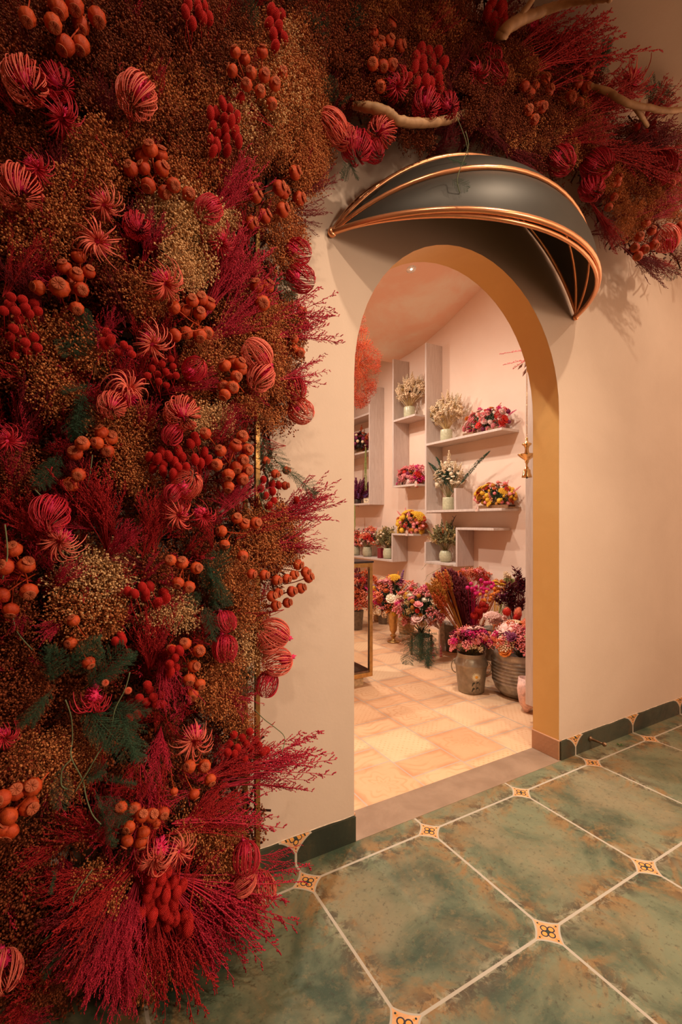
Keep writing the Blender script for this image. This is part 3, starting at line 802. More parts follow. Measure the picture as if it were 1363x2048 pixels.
# stem tangle right behind, near-black to stand for gap shade
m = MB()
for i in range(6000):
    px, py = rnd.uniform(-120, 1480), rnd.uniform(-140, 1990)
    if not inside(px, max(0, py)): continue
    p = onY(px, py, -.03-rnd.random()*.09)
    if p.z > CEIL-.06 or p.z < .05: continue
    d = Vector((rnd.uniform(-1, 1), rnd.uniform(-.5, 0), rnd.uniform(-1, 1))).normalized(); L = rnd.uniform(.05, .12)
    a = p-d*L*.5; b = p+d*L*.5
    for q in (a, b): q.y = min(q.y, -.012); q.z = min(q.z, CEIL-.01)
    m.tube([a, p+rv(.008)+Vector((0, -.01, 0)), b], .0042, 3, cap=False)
tag(obj('stem_tangle', m, mat=M_dark), 'tangle of dried stems coloured as gap shade behind the flower wall and garland', 'stems', kind='stuff')

# countless thin broom twigs woven between everything, as two stuff meshes
def thicket(name, mat, n, seed, label, arch=False):
    r = random.Random(seed); protos = []
    for k in range(3):
        me = spray_mesh('twig', 300+k, n=6, fan=.32, mat=mat, buds=.75, fine=1.15); a = np.empty(len(me.vertices)*3); me.vertices.foreach_get('co', a)
        me.calc_loop_triangles(); t = np.empty(len(me.loop_triangles)*3, np.int32); me.loop_triangles.foreach_get('vertices', t); protos.append((a.reshape(-1, 3), t.reshape(-1, 3))); bpy.data.meshes.remove(me)
    V = []; T = []; k = 0; c = 0
    while c < n:
        px, py = (r.uniform(-60, 640), r.uniform(-80, 1960)) if not arch else (r.uniform(650, 1420), r.uniform(-60, 540))
        if not inside(px, max(0, py)) or (not arch and px > sil(max(0, py))-30): continue
        if not arch and py < 380 and r.random() < .6: continue
        if not arch and r.random() < .5*math.exp(-((px-160)/90)**2-((py-1230)/70)**2)+.5*math.exp(-((px-370)/60)**2-((py-500)/90)**2): continue
        if not arch and 55 < px < 285 and 1255 < py < 1560 and r.random() < .8: continue
        c += 1; Y = depthY(px, py); L = r.uniform(.07, .15); ang_ = r.gauss(70, 55) if py < 1450 else r.gauss(-90, 60)
        d = imgdir(ang_, r.uniform(.25, .75)); tip = onY(px, py, min(-.05, Y+r.uniform(-.012, .03))); p = tip-d*L*.7
        M = np.array(basis(d, r.uniform(0, 6)))*L; v, t = protos[r.randrange(3)]
        V.append(v@M.T+np.array(p)); T.append(t+k); k += len(v)
    V = np.concatenate(V); V[:, 1] = np.minimum(V[:, 1], -.002); V[:, 2] = np.clip(V[:, 2], .004, CEIL-.004)
    me = fast_mesh(name, V, np.concatenate(T)); me.materials.append(mat); o = bpy.data.objects.new(name, me); col.objects.link(o); tag(o, label, 'dried flowers', kind='stuff')
thicket('broom_thicket', M_red, 330, 1, 'tangled crimson broom twigs woven through the whole left flower wall')
thicket('broom_thicket', M_mag, 170, 2, 'tangled magenta broom twigs flecked through the left flower wall')
thicket('broom_thicket', M_wine, 200, 3, 'tangled wine red broom twigs woven through the garland over the awning', True)

# ------------------------------------------------------------------ pincushion blooms with curling ribs
# (crop, x, y, radius px in crop, style, picture direction of the hanging end, out, crimson?, label)
BLOOMS = [
('1',100,325,88,'lantern',-62,.25,0,'large coral rib-strip bloom hanging highest at the left edge of the flower wall'),
('1',228,330,68,'lantern',-50,.3,1,'coral rib-strip bloom just right of the topmost large one, at upper left'),
('1',248,480,80,'open',-65,.35,1,'loose curly bloom hanging below the pair at upper left'),
('1',548,385,84,'lantern',-100,.3,0,'big pink-topped rib-strip bloom alone in the rusty gypsophila, upper middle'),
('1',150,680,66,'open',-50,.3,1,'ragged dark red bloom above the bright one on the left edge'),
('1',72,755,92,'lantern',-68,.35,0,'big bright pink rib-strip bloom cut by the left edge, upper half'),
('1',418,825,72,'open',-60,.4,0,'curly coral bloom above the spidery one, left of centre'),
('1',388,965,92,'open',-70,.75,0,'wide spidery coral bloom facing out, with bent pale ribs'),
('1',548,905,56,'lantern',-70,.4,1,'small dark crimson bloom beside magenta broom, upper middle'),
('1',835,840,58,'lantern',-120,.35,1,'dark crimson bloom above the cream gypsophila patch'),
('1',885,975,56,'open',-90,.5,1,'fuzzy bright pink bloom in the cream gypsophila'),
('1',665,1140,78,'open',-55,.4,0,'curly pink bloom just above the brown poppy pod bunch, centre top'),
('1',1325,505,64,'lantern',170,.3,0,'bright pink rib-strip bloom sticking out over the wall beside the awning'),
('1',1195,1010,52,'lantern',-30,.25,1,'dark red rib-strip bloom on the outer edge, upper of the shaded pair'),
('1',1205,1115,58,'lantern',-35,.25,1,'dark red rib-strip bloom on the outer edge, lower of the shaded pair'),
('2',612,180,78,'open',-55,.55,0,'loose coral bloom with long curled ribs right of red seed heads'),
('2',778,275,50,'lantern',40,.4,1,'small pink curled bloom left of the stacked poppy pods'),
('2',1030,215,62,'lantern',150,.35,0,'vivid pink bloom near the outer edge, upper of the touching pair'),
('2',1045,308,60,'lantern',-120,.35,0,'vivid pink bloom near the outer edge, lower of the touching pair'),
('2',1180,355,48,'lantern',-60,.3,1,'magenta bloom on the outer edge below the feathery wand'),
('2',1205,445,54,'lantern',-40,.25,0,'magenta bloom bulging over the bare wall at mid height'),
('2',520,352,86,'open',60,.55,0,'large open coral bloom with arched ribs, above the round lantern one'),
('2',450,422,60,'lantern',-80,.6,0,'round tightly ribbed coral bloom below the large open one'),
('2',730,455,76,'lantern',-70,.65,0,'big round crimson bloom with fine ribs in the middle of the wall'),
('2',690,540,44,'lantern',-110,.3,1,'thin ribbed bloom tucked under the big round crimson one'),
('2',748,738,62,'lantern',50,.5,0,'pink ribbed bloom above the spiky one, centre of the wall'),
('2',690,775,36,'lantern',-110,.4,1,'little dark bloom left of the pink one at the centre'),
('2',715,865,66,'open',-90,.8,0,'spiky star-like pink bloom facing out at the centre'),
('2',815,868,54,'open',-40,.5,1,'red curled bloom right beside the spiky star-like one'),
('2',198,855,78,'lantern',-80,.5,1,'dark red loose bloom above the pale-ribbed one at left'),
('2',232,970,84,'open',-95,.7,0,'pale-ribbed open bloom with a fan of loops, left side mid height'),
('2',35,565,62,'open',-10,.4,1,'shaded pink bloom cut by the left edge at mid height'),
('2',905,1290,44,'lantern',-60,.3,1,'small pink bloom above the frame corner, lower right of the mass'),
('3',1095,135,64,'lantern',160,.3,0,'bright pink bloom on the outer edge, topmost of the lower cluster'),
('3',1080,165,52,'lantern',-150,.35,0,'coral ribbed bloom just below the topmost one of the lower edge cluster'),
('3',1110,248,60,'lantern',-170,.3,0,'pink ribbed bloom hanging over the wall, in the lower edge cluster'),
('3',1070,338,50,'lantern',-110,.3,1,'dark bloom lowest of the lower edge cluster, beside the brass upright'),
('3',775,570,82,'open',-90,.85,0,'vivid hot pink open bloom like a starburst, low on the mass'),
('3',618,1040,76,'open',-130,.7,0,'curly pink bloom above the scarlet seed heads, left of two'),
('3',720,1010,66,'open',30,.6,0,'curly pink bloom above the scarlet seed heads, right of two'),
('3',985,1035,58,'lantern',-80,.35,1,'crimson ribbed bloom hanging on the lowest part of the brass upright'),
('3',975,1133,50,'lantern',-150,.4,0,'pink ribbed bloom at the frame foot, left of the touching two'),
('3',1045,1158,62,'lantern',-60,.45,0,'bright pink ribbed bloom at the frame foot, right of the touching two'),
('3',12,1490,72,'lantern',-60,.5,0,'big orange-red ribbed bloom cut by the left edge near the floor'),
('3',15,555,56,'open',-30,.5,1,'shaded red bloom cut by the left edge, lower half'),
('3',900,195,54,'lantern',-80,.3,1,'dim crimson bloom behind fern, left of the lower edge cluster'),
('3',370,420,70,'open',-90,.3,1,'shaded scarlet spidery bloom among the green ferns'),
('4',110,455,54,'lantern',155,.35,0,'hot pink ribbed bloom just outside the bright gypsophila, over the wall'),
('4',158,490,46,'lantern',-60,.4,0,'coral ribbed bloom touching the hot pink one left of the awning'),
('4',290,470,58,'lantern',-120,.45,0,'red ribbed bloom hanging below the bent branch above the awning'),
('4',200,525,58,'lantern',-90,.25,1,'dim red bloom hanging between the pink ones left of the awning'),
('4',262,540,40,'lantern',-60,.3,1,'small red bloom hanging lowest beside the awning'),
('4',525,378,44,'lantern',-90,.5,1,'round red ribbed bloom at the end of the bent branch'),
('4',450,375,54,'lantern',-100,.35,1,'shaded red bloom left of the round one near the bent branch'),
('4',628,268,54,'open',-90,.4,1,'shaded red bloom in the garland, left of three close ones'),
('4',698,265,42,'lantern',-60,.4,1,'shaded red bloom in the garland, right of three close ones'),
('4',678,188,44,'open',80,.4,1,'shaded red bloom in the garland, top of three close ones'),
('4',830,65,42,'open',90,.3,1,'red bloom peeking up beside the forked branch'),
('4',930,575,50,'lantern',-60,.35,1,'dim red bloom above the right part of the awning'),
('4',1060,590,56,'lantern',-70,.5,1,'round red ribbed bloom above the right end of the awning'),
('4',1040,672,46,'lantern',-100,.45,1,'round red ribbed bloom close above the awning right end'),
('4',1175,300,66,'open',-120,.25,0,'shaggy scarlet bloom pointing up against the ceiling at upper right'),
('4',1285,600,56,'lantern',-70,.4,1,'dim red bloom deep in the garland at far right'),
('4',1308,852,46,'lantern',150,.35,0,'bright pink bloom at the lower end of the garland, far right'),
('4',345,310,50,'open',-60,.4,1,'dim red bloom in the shaded garland above the bent branch'),
]
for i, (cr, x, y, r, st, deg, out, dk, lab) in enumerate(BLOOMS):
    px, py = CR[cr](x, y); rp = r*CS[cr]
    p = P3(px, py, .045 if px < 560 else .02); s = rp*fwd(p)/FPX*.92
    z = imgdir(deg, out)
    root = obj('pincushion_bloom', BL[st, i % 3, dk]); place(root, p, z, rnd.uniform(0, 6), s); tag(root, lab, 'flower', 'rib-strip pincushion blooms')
    h = bpy.data.objects.new('heart', HT[i % 2]); col.objects.link(h); h.parent = root

# ------------------------------------------------------------------ poppy pods in loose bunches
PODS = [
('dark poppy pod in the bunch at the very top left corner', '1', 33, [(210,85),(300,12),(325,92),(385,62),(270,172),(240,28),(330,172),(110,60),(225,8)]),
('rusty poppy pod in the bunch left of the scarlet heads, upper middle', '1', 29, [(605,612),(640,632),(575,640),(533,688),(585,685),(640,685),(655,768),(692,742),(750,782),(598,738)]),
('rusty poppy pod in the long bunch amid bright tan gypsophila', '1', 24, [(947,222),(982,248),(940,292),(1012,302),(1050,222),(1055,312),(990,346),(1040,372),(1086,412),(1097,345),(1125,300)]),
('orange poppy pod in the stalk fan pointing at the awning', '1', 28, [(1170,698),(1107,758),(1127,775),(1187,800),(1121,846),(1050,874),(1015,792),(998,895),(1000,762)]),
('brown poppy pod in the bunch under the spidery bloom at left', '1', 28, [(317,1042),(263,1085),(303,1112),(352,1100),(323,1160),(165,1156),(308,1232),(290,1145)]),
('round-faced brown poppy pod, biggest of its bunch, at upper left', '1', 42, [(240,1160)]),
('orange brown poppy pod in the dense bunch under the curly pink bloom', '1', 27, [(707,1240),(770,1214),(807,1205),(748,1255),(797,1265),(832,1230),(750,1330),(800,1338),(828,1332),(712,1342)]),
('orange poppy pod in the trio near the outer edge, upper half', '1', 30, [(1030,1160),(1065,1158),(1050,1215)]),
('orange poppy pod overlapping the bare wall high on the outer edge', '1', 25, [(1198,1252),(1205,1295)]),
('pale orange poppy pod in the stack beside the pink curled bloom', '2', 26, [(935,262),(960,285),(908,272),(940,308),(900,345),(930,350),(905,372),(955,262)]),
('small red poppy pod on the outer edge above mid height', '2', 20, [(1178,162),(1180,192),(1200,208)]),
('orange poppy pod in the little bunch in pale gypsophila, centre left', '2', 28, [(412,540),(438,560),(398,575),(432,602)]),
('dark poppy pod behind fern, left of centre', '2', 30, [(330,582),(305,620),(317,698),(290,736)]),
('orange poppy pod in the big bunch beside the brass upright, mid height', '2', 26, [(828,540),(970,552),(940,595),(988,602),(888,612),(872,660),(945,662),(915,692),(985,680),(970,642),(967,715),(915,740)]),
('small orange poppy pod sticking out over the wall at mid height', '2', 18, [(1140,684),(1135,745),(1095,695),(1058,642)]),
('orange poppy pod in the sparse bunch just below mid height', '2', 24, [(947,880),(975,906),(1017,895),(897,928),(903,976),(970,1021)]),
('dark orange poppy pod in the bunch above the large green fern', '2', 25, [(686,1046),(730,1061),(780,1075),(715,1126),(757,1146)]),
('large rusty poppy pod in the bunch at the left edge, lower middle', '2', 34, [(60,1010),(28,1075),(100,1072),(115,1160),(20,1176),(45,1230)]),
('orange poppy pod in the fan of stalks crossing onto the bare wall', '2', 22, [(1100,1122),(1140,1116),(1170,1105),(1215,1090),(1227,1115),(1197,1158),(1160,1170),(1105,1176),(1080,1190),(1142,1215),(1095,1226),(1050,1102),(1000,1097),(1185,1060)]),
('orange poppy pod in the column beside the frame corner', '3', 25, [(745,181),(690,203),(795,205),(770,266),(757,312),(797,331),(770,372)]),
('poppy pod in the group just below the starburst bloom', '3', 26, [(766,666),(817,664),(838,712)]),
('bare round poppy pod dangling on a thin stalk below the starburst bloom', '3', 17, [(696,760)]),
('pale orange poppy pod dangling lower right of the starburst bloom', '3', 22, [(774,770)]),
('pale orange poppy pod at the end of the longest hanging stalk', '3', 20, [(626,886)]),
('dark poppy pod in the wide bunch left of the longest hanging stalk', '3', 27, [(540,836),(566,870),(600,866),(652,850),(522,902),(572,920),(516,955),(490,832),(560,960)]),
('large dark poppy pod in the low bunch at the left edge', '3', 36, [(15,792),(65,772),(107,822),(130,752),(48,852),(18,902),(45,912)]),
('dark round poppy pod among green fern, lower left', '3', 26, [(290,170),(350,243),(300,90)]),
('shaded orange poppy pod in the garland, leftmost bunch above the awning', '4', 21, [(320,102),(260,130),(285,165),(272,182),(315,155),(350,170),(260,232),(295,234),(322,236),(286,308)]),
('shaded orange poppy pod in the garland bunch straight above the awning', '4', 20, [(820,345),(842,380),(810,398),(856,385),(830,432),(870,292),(835,322),(862,312),(800,320),(880,330)]),
('shaded red poppy pod in the garland bunch at upper right', '4', 21, [(998,222),(1020,272),(985,302),(960,352),(1012,322),(990,372),(1030,240)]),
('small red poppy pod in the garland right of the awning', '4', 15, [(1112,662),(1115,702),(1100,738),(1130,640),(1125,660)]),
('orange poppy pod at the lower end of the garland, far right', '4', 17, [(1230,805),(1205,852),(1225,890),(1195,885),(1256,872),(1250,832),(1350,815),(1205,912),(1340,830)]),
('dim poppy pod in the garland near the upper right ceiling', '4', 20, [(1332,640),(1320,655)]),
]
STALK = {'fan': [3, 18]}
for gi, (lab, cr, r, pts) in enumerate(PODS):
    f = CR[cr]
    cxm = sum(f(*q)[0] for q in pts)/len(pts); cym = sum(f(*q)[1] for q in pts)/len(pts)
    for (x, y) in pts:
        px, py = f(x, y); p = P3(px, py, rnd.uniform(.02, .055) if px < 560 else rnd.uniform(0, .02))
        s = r*CS[cr]*fwd(p)/FPX*.98
        deg = math.degrees(math.atan2(-(py-cym), px-cxm))+rnd.uniform(-25, 25); out = rnd.uniform(.35, .8)
        if gi in (3, 18, 8, 14): deg = rnd.uniform(-8, 25) if gi in (3, 18) else rnd.uniform(-30, 20); out = .3
        if gi in (21, 22, 23): deg = {21: -80, 22: -60, 23: -95}[gi]; out = .25
        if gi == 0: deg = rnd.uniform(-110, -70); out = .3
        if gi == 5: out = .85
        o = obj('poppy_seed_pod', ME_pod); place(o, p, imgdir(deg, out), rnd.uniform(0, 6), s*rnd.uniform(.92, 1.06))
        if gi in (0,): o.scale = o.scale*1.0; o.scale.z *= 1.35
        tag(o, lab, 'seed pod', 'poppy pods: '+lab)
        for nm, me in (('crown', ME_crown), ('stem', ME_pstem)):
            c = bpy.data.objects.new(nm, me); col.objects.link(c); c.parent = o

# ------------------------------------------------------------------ fuzzy scarlet seed heads
HEADS = [
('1',890,520,75,110,17,22,1,'upright scarlet fuzzy seed head in the tuft beside the tan gypsophila'),
('1',955,400,10,10,1,24,1,'lone scarlet fuzzy seed head above the tuft by the tan gypsophila'),
('1',785,55,60,50,9,24,0,'dark red fuzzy seed head at the top edge'),
('1',1105,110,40,90,9,24,0,'scarlet seed head in the shaded bunch at the top, beside dark fern'),
('2',85,30,75,60,10,26,2,'round red seed head in the shaded bunch at the left edge'),
('2',85,170,70,70,9,26,2,'round red seed head, lower part of the left edge'),
('2',430,160,30,25,3,26,0,'long scarlet seed head beside the green fern tuft, left of centre'),
('2',500,200,50,25,4,22,2,'small red round seed head between ferns and the coral bloom'),
('2',650,285,70,60,12,20,2,'little round scarlet head in the bunch between pink blooms'),
('2',680,650,90,55,13,24,1,'scarlet seed head in the bunch left of the big orange pod bunch'),
('2',775,565,30,20,3,24,0,'scarlet seed head above the central bunch'),
('2',820,640,40,40,5,22,1,'scarlet seed head close beside the big orange pod bunch'),
('2',1080,770,50,60,8,20,0,'scarlet seed head on the outer edge at mid height'),
('2',1185,802,3,3,1,18,0,'lone small red head hovering against the wall on a thin stem'),
('2',565,1170,60,30,6,24,0,'scarlet seed head in the row under the dark centre'),
('2',650,1200,30,30,3,28,1,'bright scarlet seed head left of the large fern'),
('3',600,390,60,55,9,24,2,'round scarlet head in the bunch among low ferns'),
('3',690,235,40,60,7,24,1,'crimson seed head beside the frame corner'),
('3',535,460,30,20,2,24,0,'red seed head under the low fern'),
('3',970,580,80,60,12,22,0,'scarlet seed head beside the brass upright, low on the wall'),
('3',1060,605,12,12,2,24,2,'pale scarlet round head just outside the brass upright'),
('3',650,1150,85,80,15,28,0,'scarlet egg-shaped seed head in the big low bunch'),
('3',640,1250,90,50,12,30,0,'hanging scarlet egg-shaped seed head, lower row of the big low bunch'),
('3',740,1290,35,30,4,32,0,'scarlet seed head hanging at the right of the big low bunch'),
('3',490,1345,3,3,1,26,1,'lone coral seed head on a thin stalk near the floor'),
('4',455,215,60,45,9,24,0,'shaded red seed head in the garland above the bent branch'),
('4',480,290,35,40,5,24,0,'shaded red seed head just above the round ribbed bloom'),
('4',700,60,45,50,8,22,1,'shaded red seed head left of the forked branch'),
('4',400,270,40,40,5,20,1,'dark red seed head deep in the garland'),
('4',1240,470,50,30,5,20,0,'dim red seed head in the garland at far right'),
('3',480,160,30,15,3,22,1,'dim scarlet seed head above the low ferns'),
]
for (cr, x, y, rx, ry, n, r, k, lab) in HEADS:
    f = CR[cr]
    for i in range(n):
        a = i*2.4+rnd.uniform(-.3, .3); q = math.sqrt((i+.5)/n); px, py = f(x+rx*q*math.cos(a), y+ry*q*math.sin(a))
        p = P3(px, py, rnd.uniform(.01, .05) if px < 560 else rnd.uniform(0, .02)); s = r*CS[cr]*fwd(p)/FPX*.80
        deg = (-90 if cr == '3' and y > 900 else 80)+rnd.uniform(-35, 35)
        o = obj('fuzzy_seed_head', HD[{0: 0, 1: 2, 2: 1}[k]]); place(o, p, imgdir(deg, rnd.uniform(.3, .7)), rnd.uniform(0, 6), s)
        tag(o, lab, 'flower', 'seed heads: '+lab)
for nm, cr, x, y, lab in (('h', '3', 422, 332, 'small coral pompon flower left of two in the low fern'), ('h', '3', 514, 363, 'small coral pompon flower right of two in the low fern')):
    px, py = CR[cr](x, y); m = MB(); N = 90
    for i in range(N):
        z = 1-1.5*(i+.5)/N; a = i*2.39996; s = math.sqrt(max(0, 1-z*z)); d = Vector((s*math.cos(a), s*math.sin(a), z)); m.bud(d*.55, .09, .42, d)
    o = obj('pompon_flower', m, mat=petal('coral_pompon', (.75, .12, .05), (.85, .22, .12))); p = P3(px, py, .07)
    place(o, p, imgdir(60, .7), 0, 16*.4989*fwd(p)/FPX); tag(o, lab, 'flower')
    q = obj('stem', MB().tube([(0, 0, -.4), (.6, .3, -3), (.2, .5, -7)], .08, 5), o, mat=M_vine)

# ------------------------------------------------------------------ feathery broom: (crop, root x,y, tip x,y, kind, copies, spread, out, label)
SPRAYS = [
('1',450,560,405,330,'wine',3,40,.02,'wine red feathery broom standing left of the big pink-topped bloom'),
('1',250,800,245,560,'wine',3,40,.0,'wine red feathery broom hanging under the curly bloom at upper left'),
('1',640,1080,600,820,'wine',2,30,.02,'dark magenta broom between the two crimson blooms, upper middle'),
('1',560,1060,650,860,'mag',2,30,.03,'magenta broom leaning right beside the small crimson bloom'),
('1',830,880,1010,640,'mag',3,40,.03,'magenta broom slanting up behind the fan of orange pods'),
('1',830,1250,990,960,'mag',4,45,.04,'bright magenta broom slanting up below the cream gypsophila'),
('1',860,1360,1090,1060,'mag',2,30,.03,'bright magenta broom leaning toward the outer edge'),
('1',20,1180,110,960,'red',2,40,.0,'dull red broom at the left edge, upper part'),
('1',180,1320,60,1030,'wine',2,30,.0,'wine red broom rising at the left edge under the bright bloom'),
('1',520,1330,440,1090,'wine',2,40,.0,'wine red broom beside the green fern tuft'),
('1',1150,860,1300,830,'wine1',3,30,.01,'dark bare-tipped broom wand pointing over the wall at the awning'),
('1',1180,800,1350,710,'wine1',2,14,.01,'dark red broom wand reaching up toward the awning tip'),
('1',1160,870,1280,910,'wine1',2,14,.01,'dark broom wand drooping over the wall under the fan of pods'),
('1',1060,1290,1330,1195,'mag1',3,25,.01,'slim magenta broom wand crossing onto the bare wall, upper one'),
('1',1080,1350,1345,1300,'mag1',3,20,.01,'slim magenta broom wand crossing onto the bare wall, lower one'),
('2',420,160,470,30,'mag',1,10,.02,'magenta broom tip above the scarlet heads left of centre'),
('2',380,90,450,210,'mag',1,10,.04,'pinkish broom drooping left of centre'),
('2',560,560,620,400,'mag',2,30,.03,'magenta broom beside the round crimson bloom'),
('2',830,170,1000,30,'mag',2,30,.03,'magenta broom slanting up above the pink pair'),
('2',700,360,880,280,'mag',2,20,.03,'thin magenta broom lying across the middle'),
('2',60,560,180,340,'wine',3,50,.0,'wine red broom rising at left, mid height'),
('2',40,760,60,600,'mag',2,40,.02,'pink flecked broom at the left edge, mid height'),
('2',330,800,230,600,'wine',3,60,.0,'wine red broom in the shaded left centre'),
('2',470,980,400,720,'red',5,90,.02,'deep red broom filling the shaded centre'),
('2',600,1000,660,760,'red',4,80,.02,'deep red broom rising under the central blooms'),
('2',420,1060,560,900,'mag',3,50,.03,'magenta broom in the dark centre'),
('2',150,960,20,830,'red',3,50,.02,'deep red broom pointing at the left edge'),
('2',940,800,960,600,'wine',2,30,.0,'wine red broom behind the big orange pod bunch'),
('2',880,560,950,430,'mag',2,30,.02,'magenta broom above the big orange pod bunch'),
('2',1080,330,1300,290,'mag1',4,35,.0,'fine magenta wand reaching over the wall above mid height'),
('2',1060,900,1330,800,'mag',3,40,.0,'feathery pink broom fanning out over the wall at mid height'),
('2',1040,1010,1270,960,'mag',2,40,.0,'faint pink broom fanning over the wall below mid height'),
('2',960,960,1130,830,'red',2,30,.0,'crimson broom behind the fanning pink one'),
('2',620,1090,450,1050,'wine',2,40,.0,'wine red broom in the shade above the big fern'),
('2',180,1180,330,1050,'mag',2,30,.03,'magenta broom over the cream gypsophila, lower left'),
('2',260,1290,160,1340,'mag',1,10,.04,'bright pink broom drooping at lower left'),
('2',560,1140,640,1020,'mag',1,20,.02,'pink broom just above the scarlet row'),
('2',880,860,1000,720,'mag',2,30,.02,'pinkish broom left of the brass upright'),
('3',100,30,60,130,'mag',2,20,.03,'pink broom hanging at lower left edge'),
('3',270,60,170,160,'mag',1,10,.05,'vivid pink broom pointing down at lower left'),
('3',620,300,590,40,'red',3,60,.0,'deep red broom behind the frame corner'),
('3',640,180,700,440,'mag',2,20,.04,'magenta broom hanging like a tail beside the low fern'),
('3',640,500,620,700,'mag',2,15,.05,'bright magenta broom hanging above the longest stalk'),
('3',870,360,1010,440,'mag',2,40,.01,'magenta broom beside the brass upright, lower half'),
('3',800,730,1080,590,'red',3,40,.01,'crimson broom rising to the brass upright'),
('3',880,690,1290,600,'mag1',4,35,.01,'long magenta wand reaching far over the wall, upper bunch'),
('3',880,740,1250,690,'mag1',4,35,.01,'long magenta wand reaching far over the wall, lower bunch'),
('3',690,920,950,790,'red',4,50,.02,'red broom sweeping right under the dangling pods'),
('3',700,900,1070,850,'mag1',3,30,.01,'thin red wand pointing at the wall under the dangling pods'),
('3',990,1040,1210,1040,'mag1',2,22,.01,'slim red wand crossing the green skirting'),
('3',700,1080,1080,1290,'mag',4,60,.03,'magenta broom sweeping down right over the frame foot'),
('3',680,1130,900,1420,'mag',4,60,.04,'magenta broom sweeping down to the floor, right part'),
('3',640,1200,780,1560,'red',4,60,.05,'crimson broom hanging to the floor below the scarlet heads'),
('3',620,1180,620,1600,'red',3,50,.05,'crimson broom hanging straight down at the foot'),
('3',560,1100,430,1500,'mag',5,60,.08,'hot pink broom pouring down in front, centre of the foot'),
('3',500,1180,340,1600,'mag',5,60,.09,'hot pink broom pouring down to the floor, left of centre'),
('3',500,1300,480,1660,'mag',4,50,.09,'hot pink broom touching the floor at the bottom'),
('3',540,1060,230,1360,'red',5,60,.05,'red broom sweeping down left from the curly pink blooms'),
('3',500,1200,180,1420,'wine',4,60,.05,'wine red broom sweeping low to the left'),
('3',420,1080,150,1180,'red',3,50,.02,'dull red broom lying left of the curly pink blooms'),
('3',380,1180,400,1360,'mag',2,40,.06,'magenta broom left of the lowest scarlet heads'),
('3',430,960,240,860,'red',4,50,.02,'red broom pointing left under the green fern'),
('3',300,980,60,1030,'red',3,50,.01,'thin red broom over the bare mesh at lower left'),
('3',120,1600,20,1690,'red',3,50,.04,'red broom in the bottom left corner'),
('3',40,1700,200,1640,'mag',2,30,.05,'pink flecked broom lying at the bottom left corner'),
('3',200,1560,80,1480,'red',2,40,.04,'red broom rising at the bottom left'),
('4',440,170,560,30,'red',3,50,.0,'shaded red broom at the top edge above the garland branch'),
('4',60,40,20,0,'red',2,40,.0,'shaded red broom at the top edge over the left wall'),
('4',780,240,1110,150,'red',5,45,.01,'red broom pointing right against the ceiling, lower bunch'),
('4',760,200,990,60,'red',3,35,.01,'red broom pointing up right against the ceiling'),
('4',920,420,1180,360,'red',4,50,.01,'red broom lying over the right branch'),
('4',860,520,1110,470,'red',4,40,.01,'red broom lying in the garland above the awning right end'),
('4',1000,520,1330,620,'red',4,60,.0,'shaded red broom filling the garland at right'),
('4',1130,560,1350,480,'wine',4,60,.0,'wine red broom at the far right of the garland'),
('4',1230,430,1340,300,'red',3,30,.0,'red broom rising at the far right edge'),
('4',620,430,700,520,'wine',3,40,.0,'wine red broom behind the awning top'),
('4',700,500,880,640,'wine',3,50,.0,'wine red broom hanging close above the awning'),
('4',1050,740,1150,880,'red',4,50,.0,'crimson broom hanging past the awning right end'),
('4',1040,760,1090,880,'wine1',3,25,.0,'thin dark wand hanging past the awning right tip'),
('4',1200,780,1360,700,'mag',3,40,.01,'magenta broom at the far right above the last pods'),
('4',1250,900,1330,980,'red',3,40,.0,'crimson broom hanging lowest at the far right'),
('4',1150,900,1300,1000,'wine',2,40,.0,'wine red broom hanging under the garland end'),
('4',230,330,330,250,'wine',3,50,.0,'wine red broom in the shade above the bent branch'),
('4',560,300,560,180,'wine',3,50,.0,'wine red broom in the middle of the garland'),
('1',120,300,60,60,'wine',2,50,.0,'wine red broom in the shade at the top left corner'),
('1',780,320,760,60,'wine',2,60,.0,'wine red broom in the rusty gypsophila near the top edge'),
]
SCN = {0: 1.05, 1: .95, 2: 1.1}
for (cr, x0, y0, x1, y1, kd, n, spr, out, lab) in SPRAYS:
    f = CR[cr]
    for i in range(n):
        j = 0 if n == 1 else 1
        a = f(x0+rnd.uniform(-.5, .5)*spr*j, y0+rnd.uniform(-.5, .5)*spr*j); b = f(x1+rnd.uniform(-1, 1)*spr*j, y1+rnd.uniform(-1, 1)*spr*j)
        A = P3(*a, -.015); Yb = depthY(*b)
        if b[0] > sil(b[1])-10 and b[0] < 720 and cr != '4': Yb = depthY(sil(b[1])-5, b[1])
        B = onY(b[0], b[1], min(-.03, Yb-out-.012))
        if cr == '4': A = onY(*a, min(-.08, depthY(*a)+.01)); B = onY(*b, min(-.10, depthY(*b)-.02))
        B.z = max(.012, min(B.z, CEIL-.02)); A.z = min(A.z, CEIL-.03)
        d = B-A; key = (kd, rnd.randrange(2 if kd[-1] == '1' else 3))
        o = obj('broom_spray', SP[key]); place(o, A, d, rnd.uniform(0, 6), d.length)
        f2 = .9 if cr != '4' else .5
        if kd[-1] != '1' or cr == '4': o.scale.x *= f2; o.scale.y *= f2
        tag(o, lab, 'dried flowers', 'broom: '+lab if n > 1 else None)

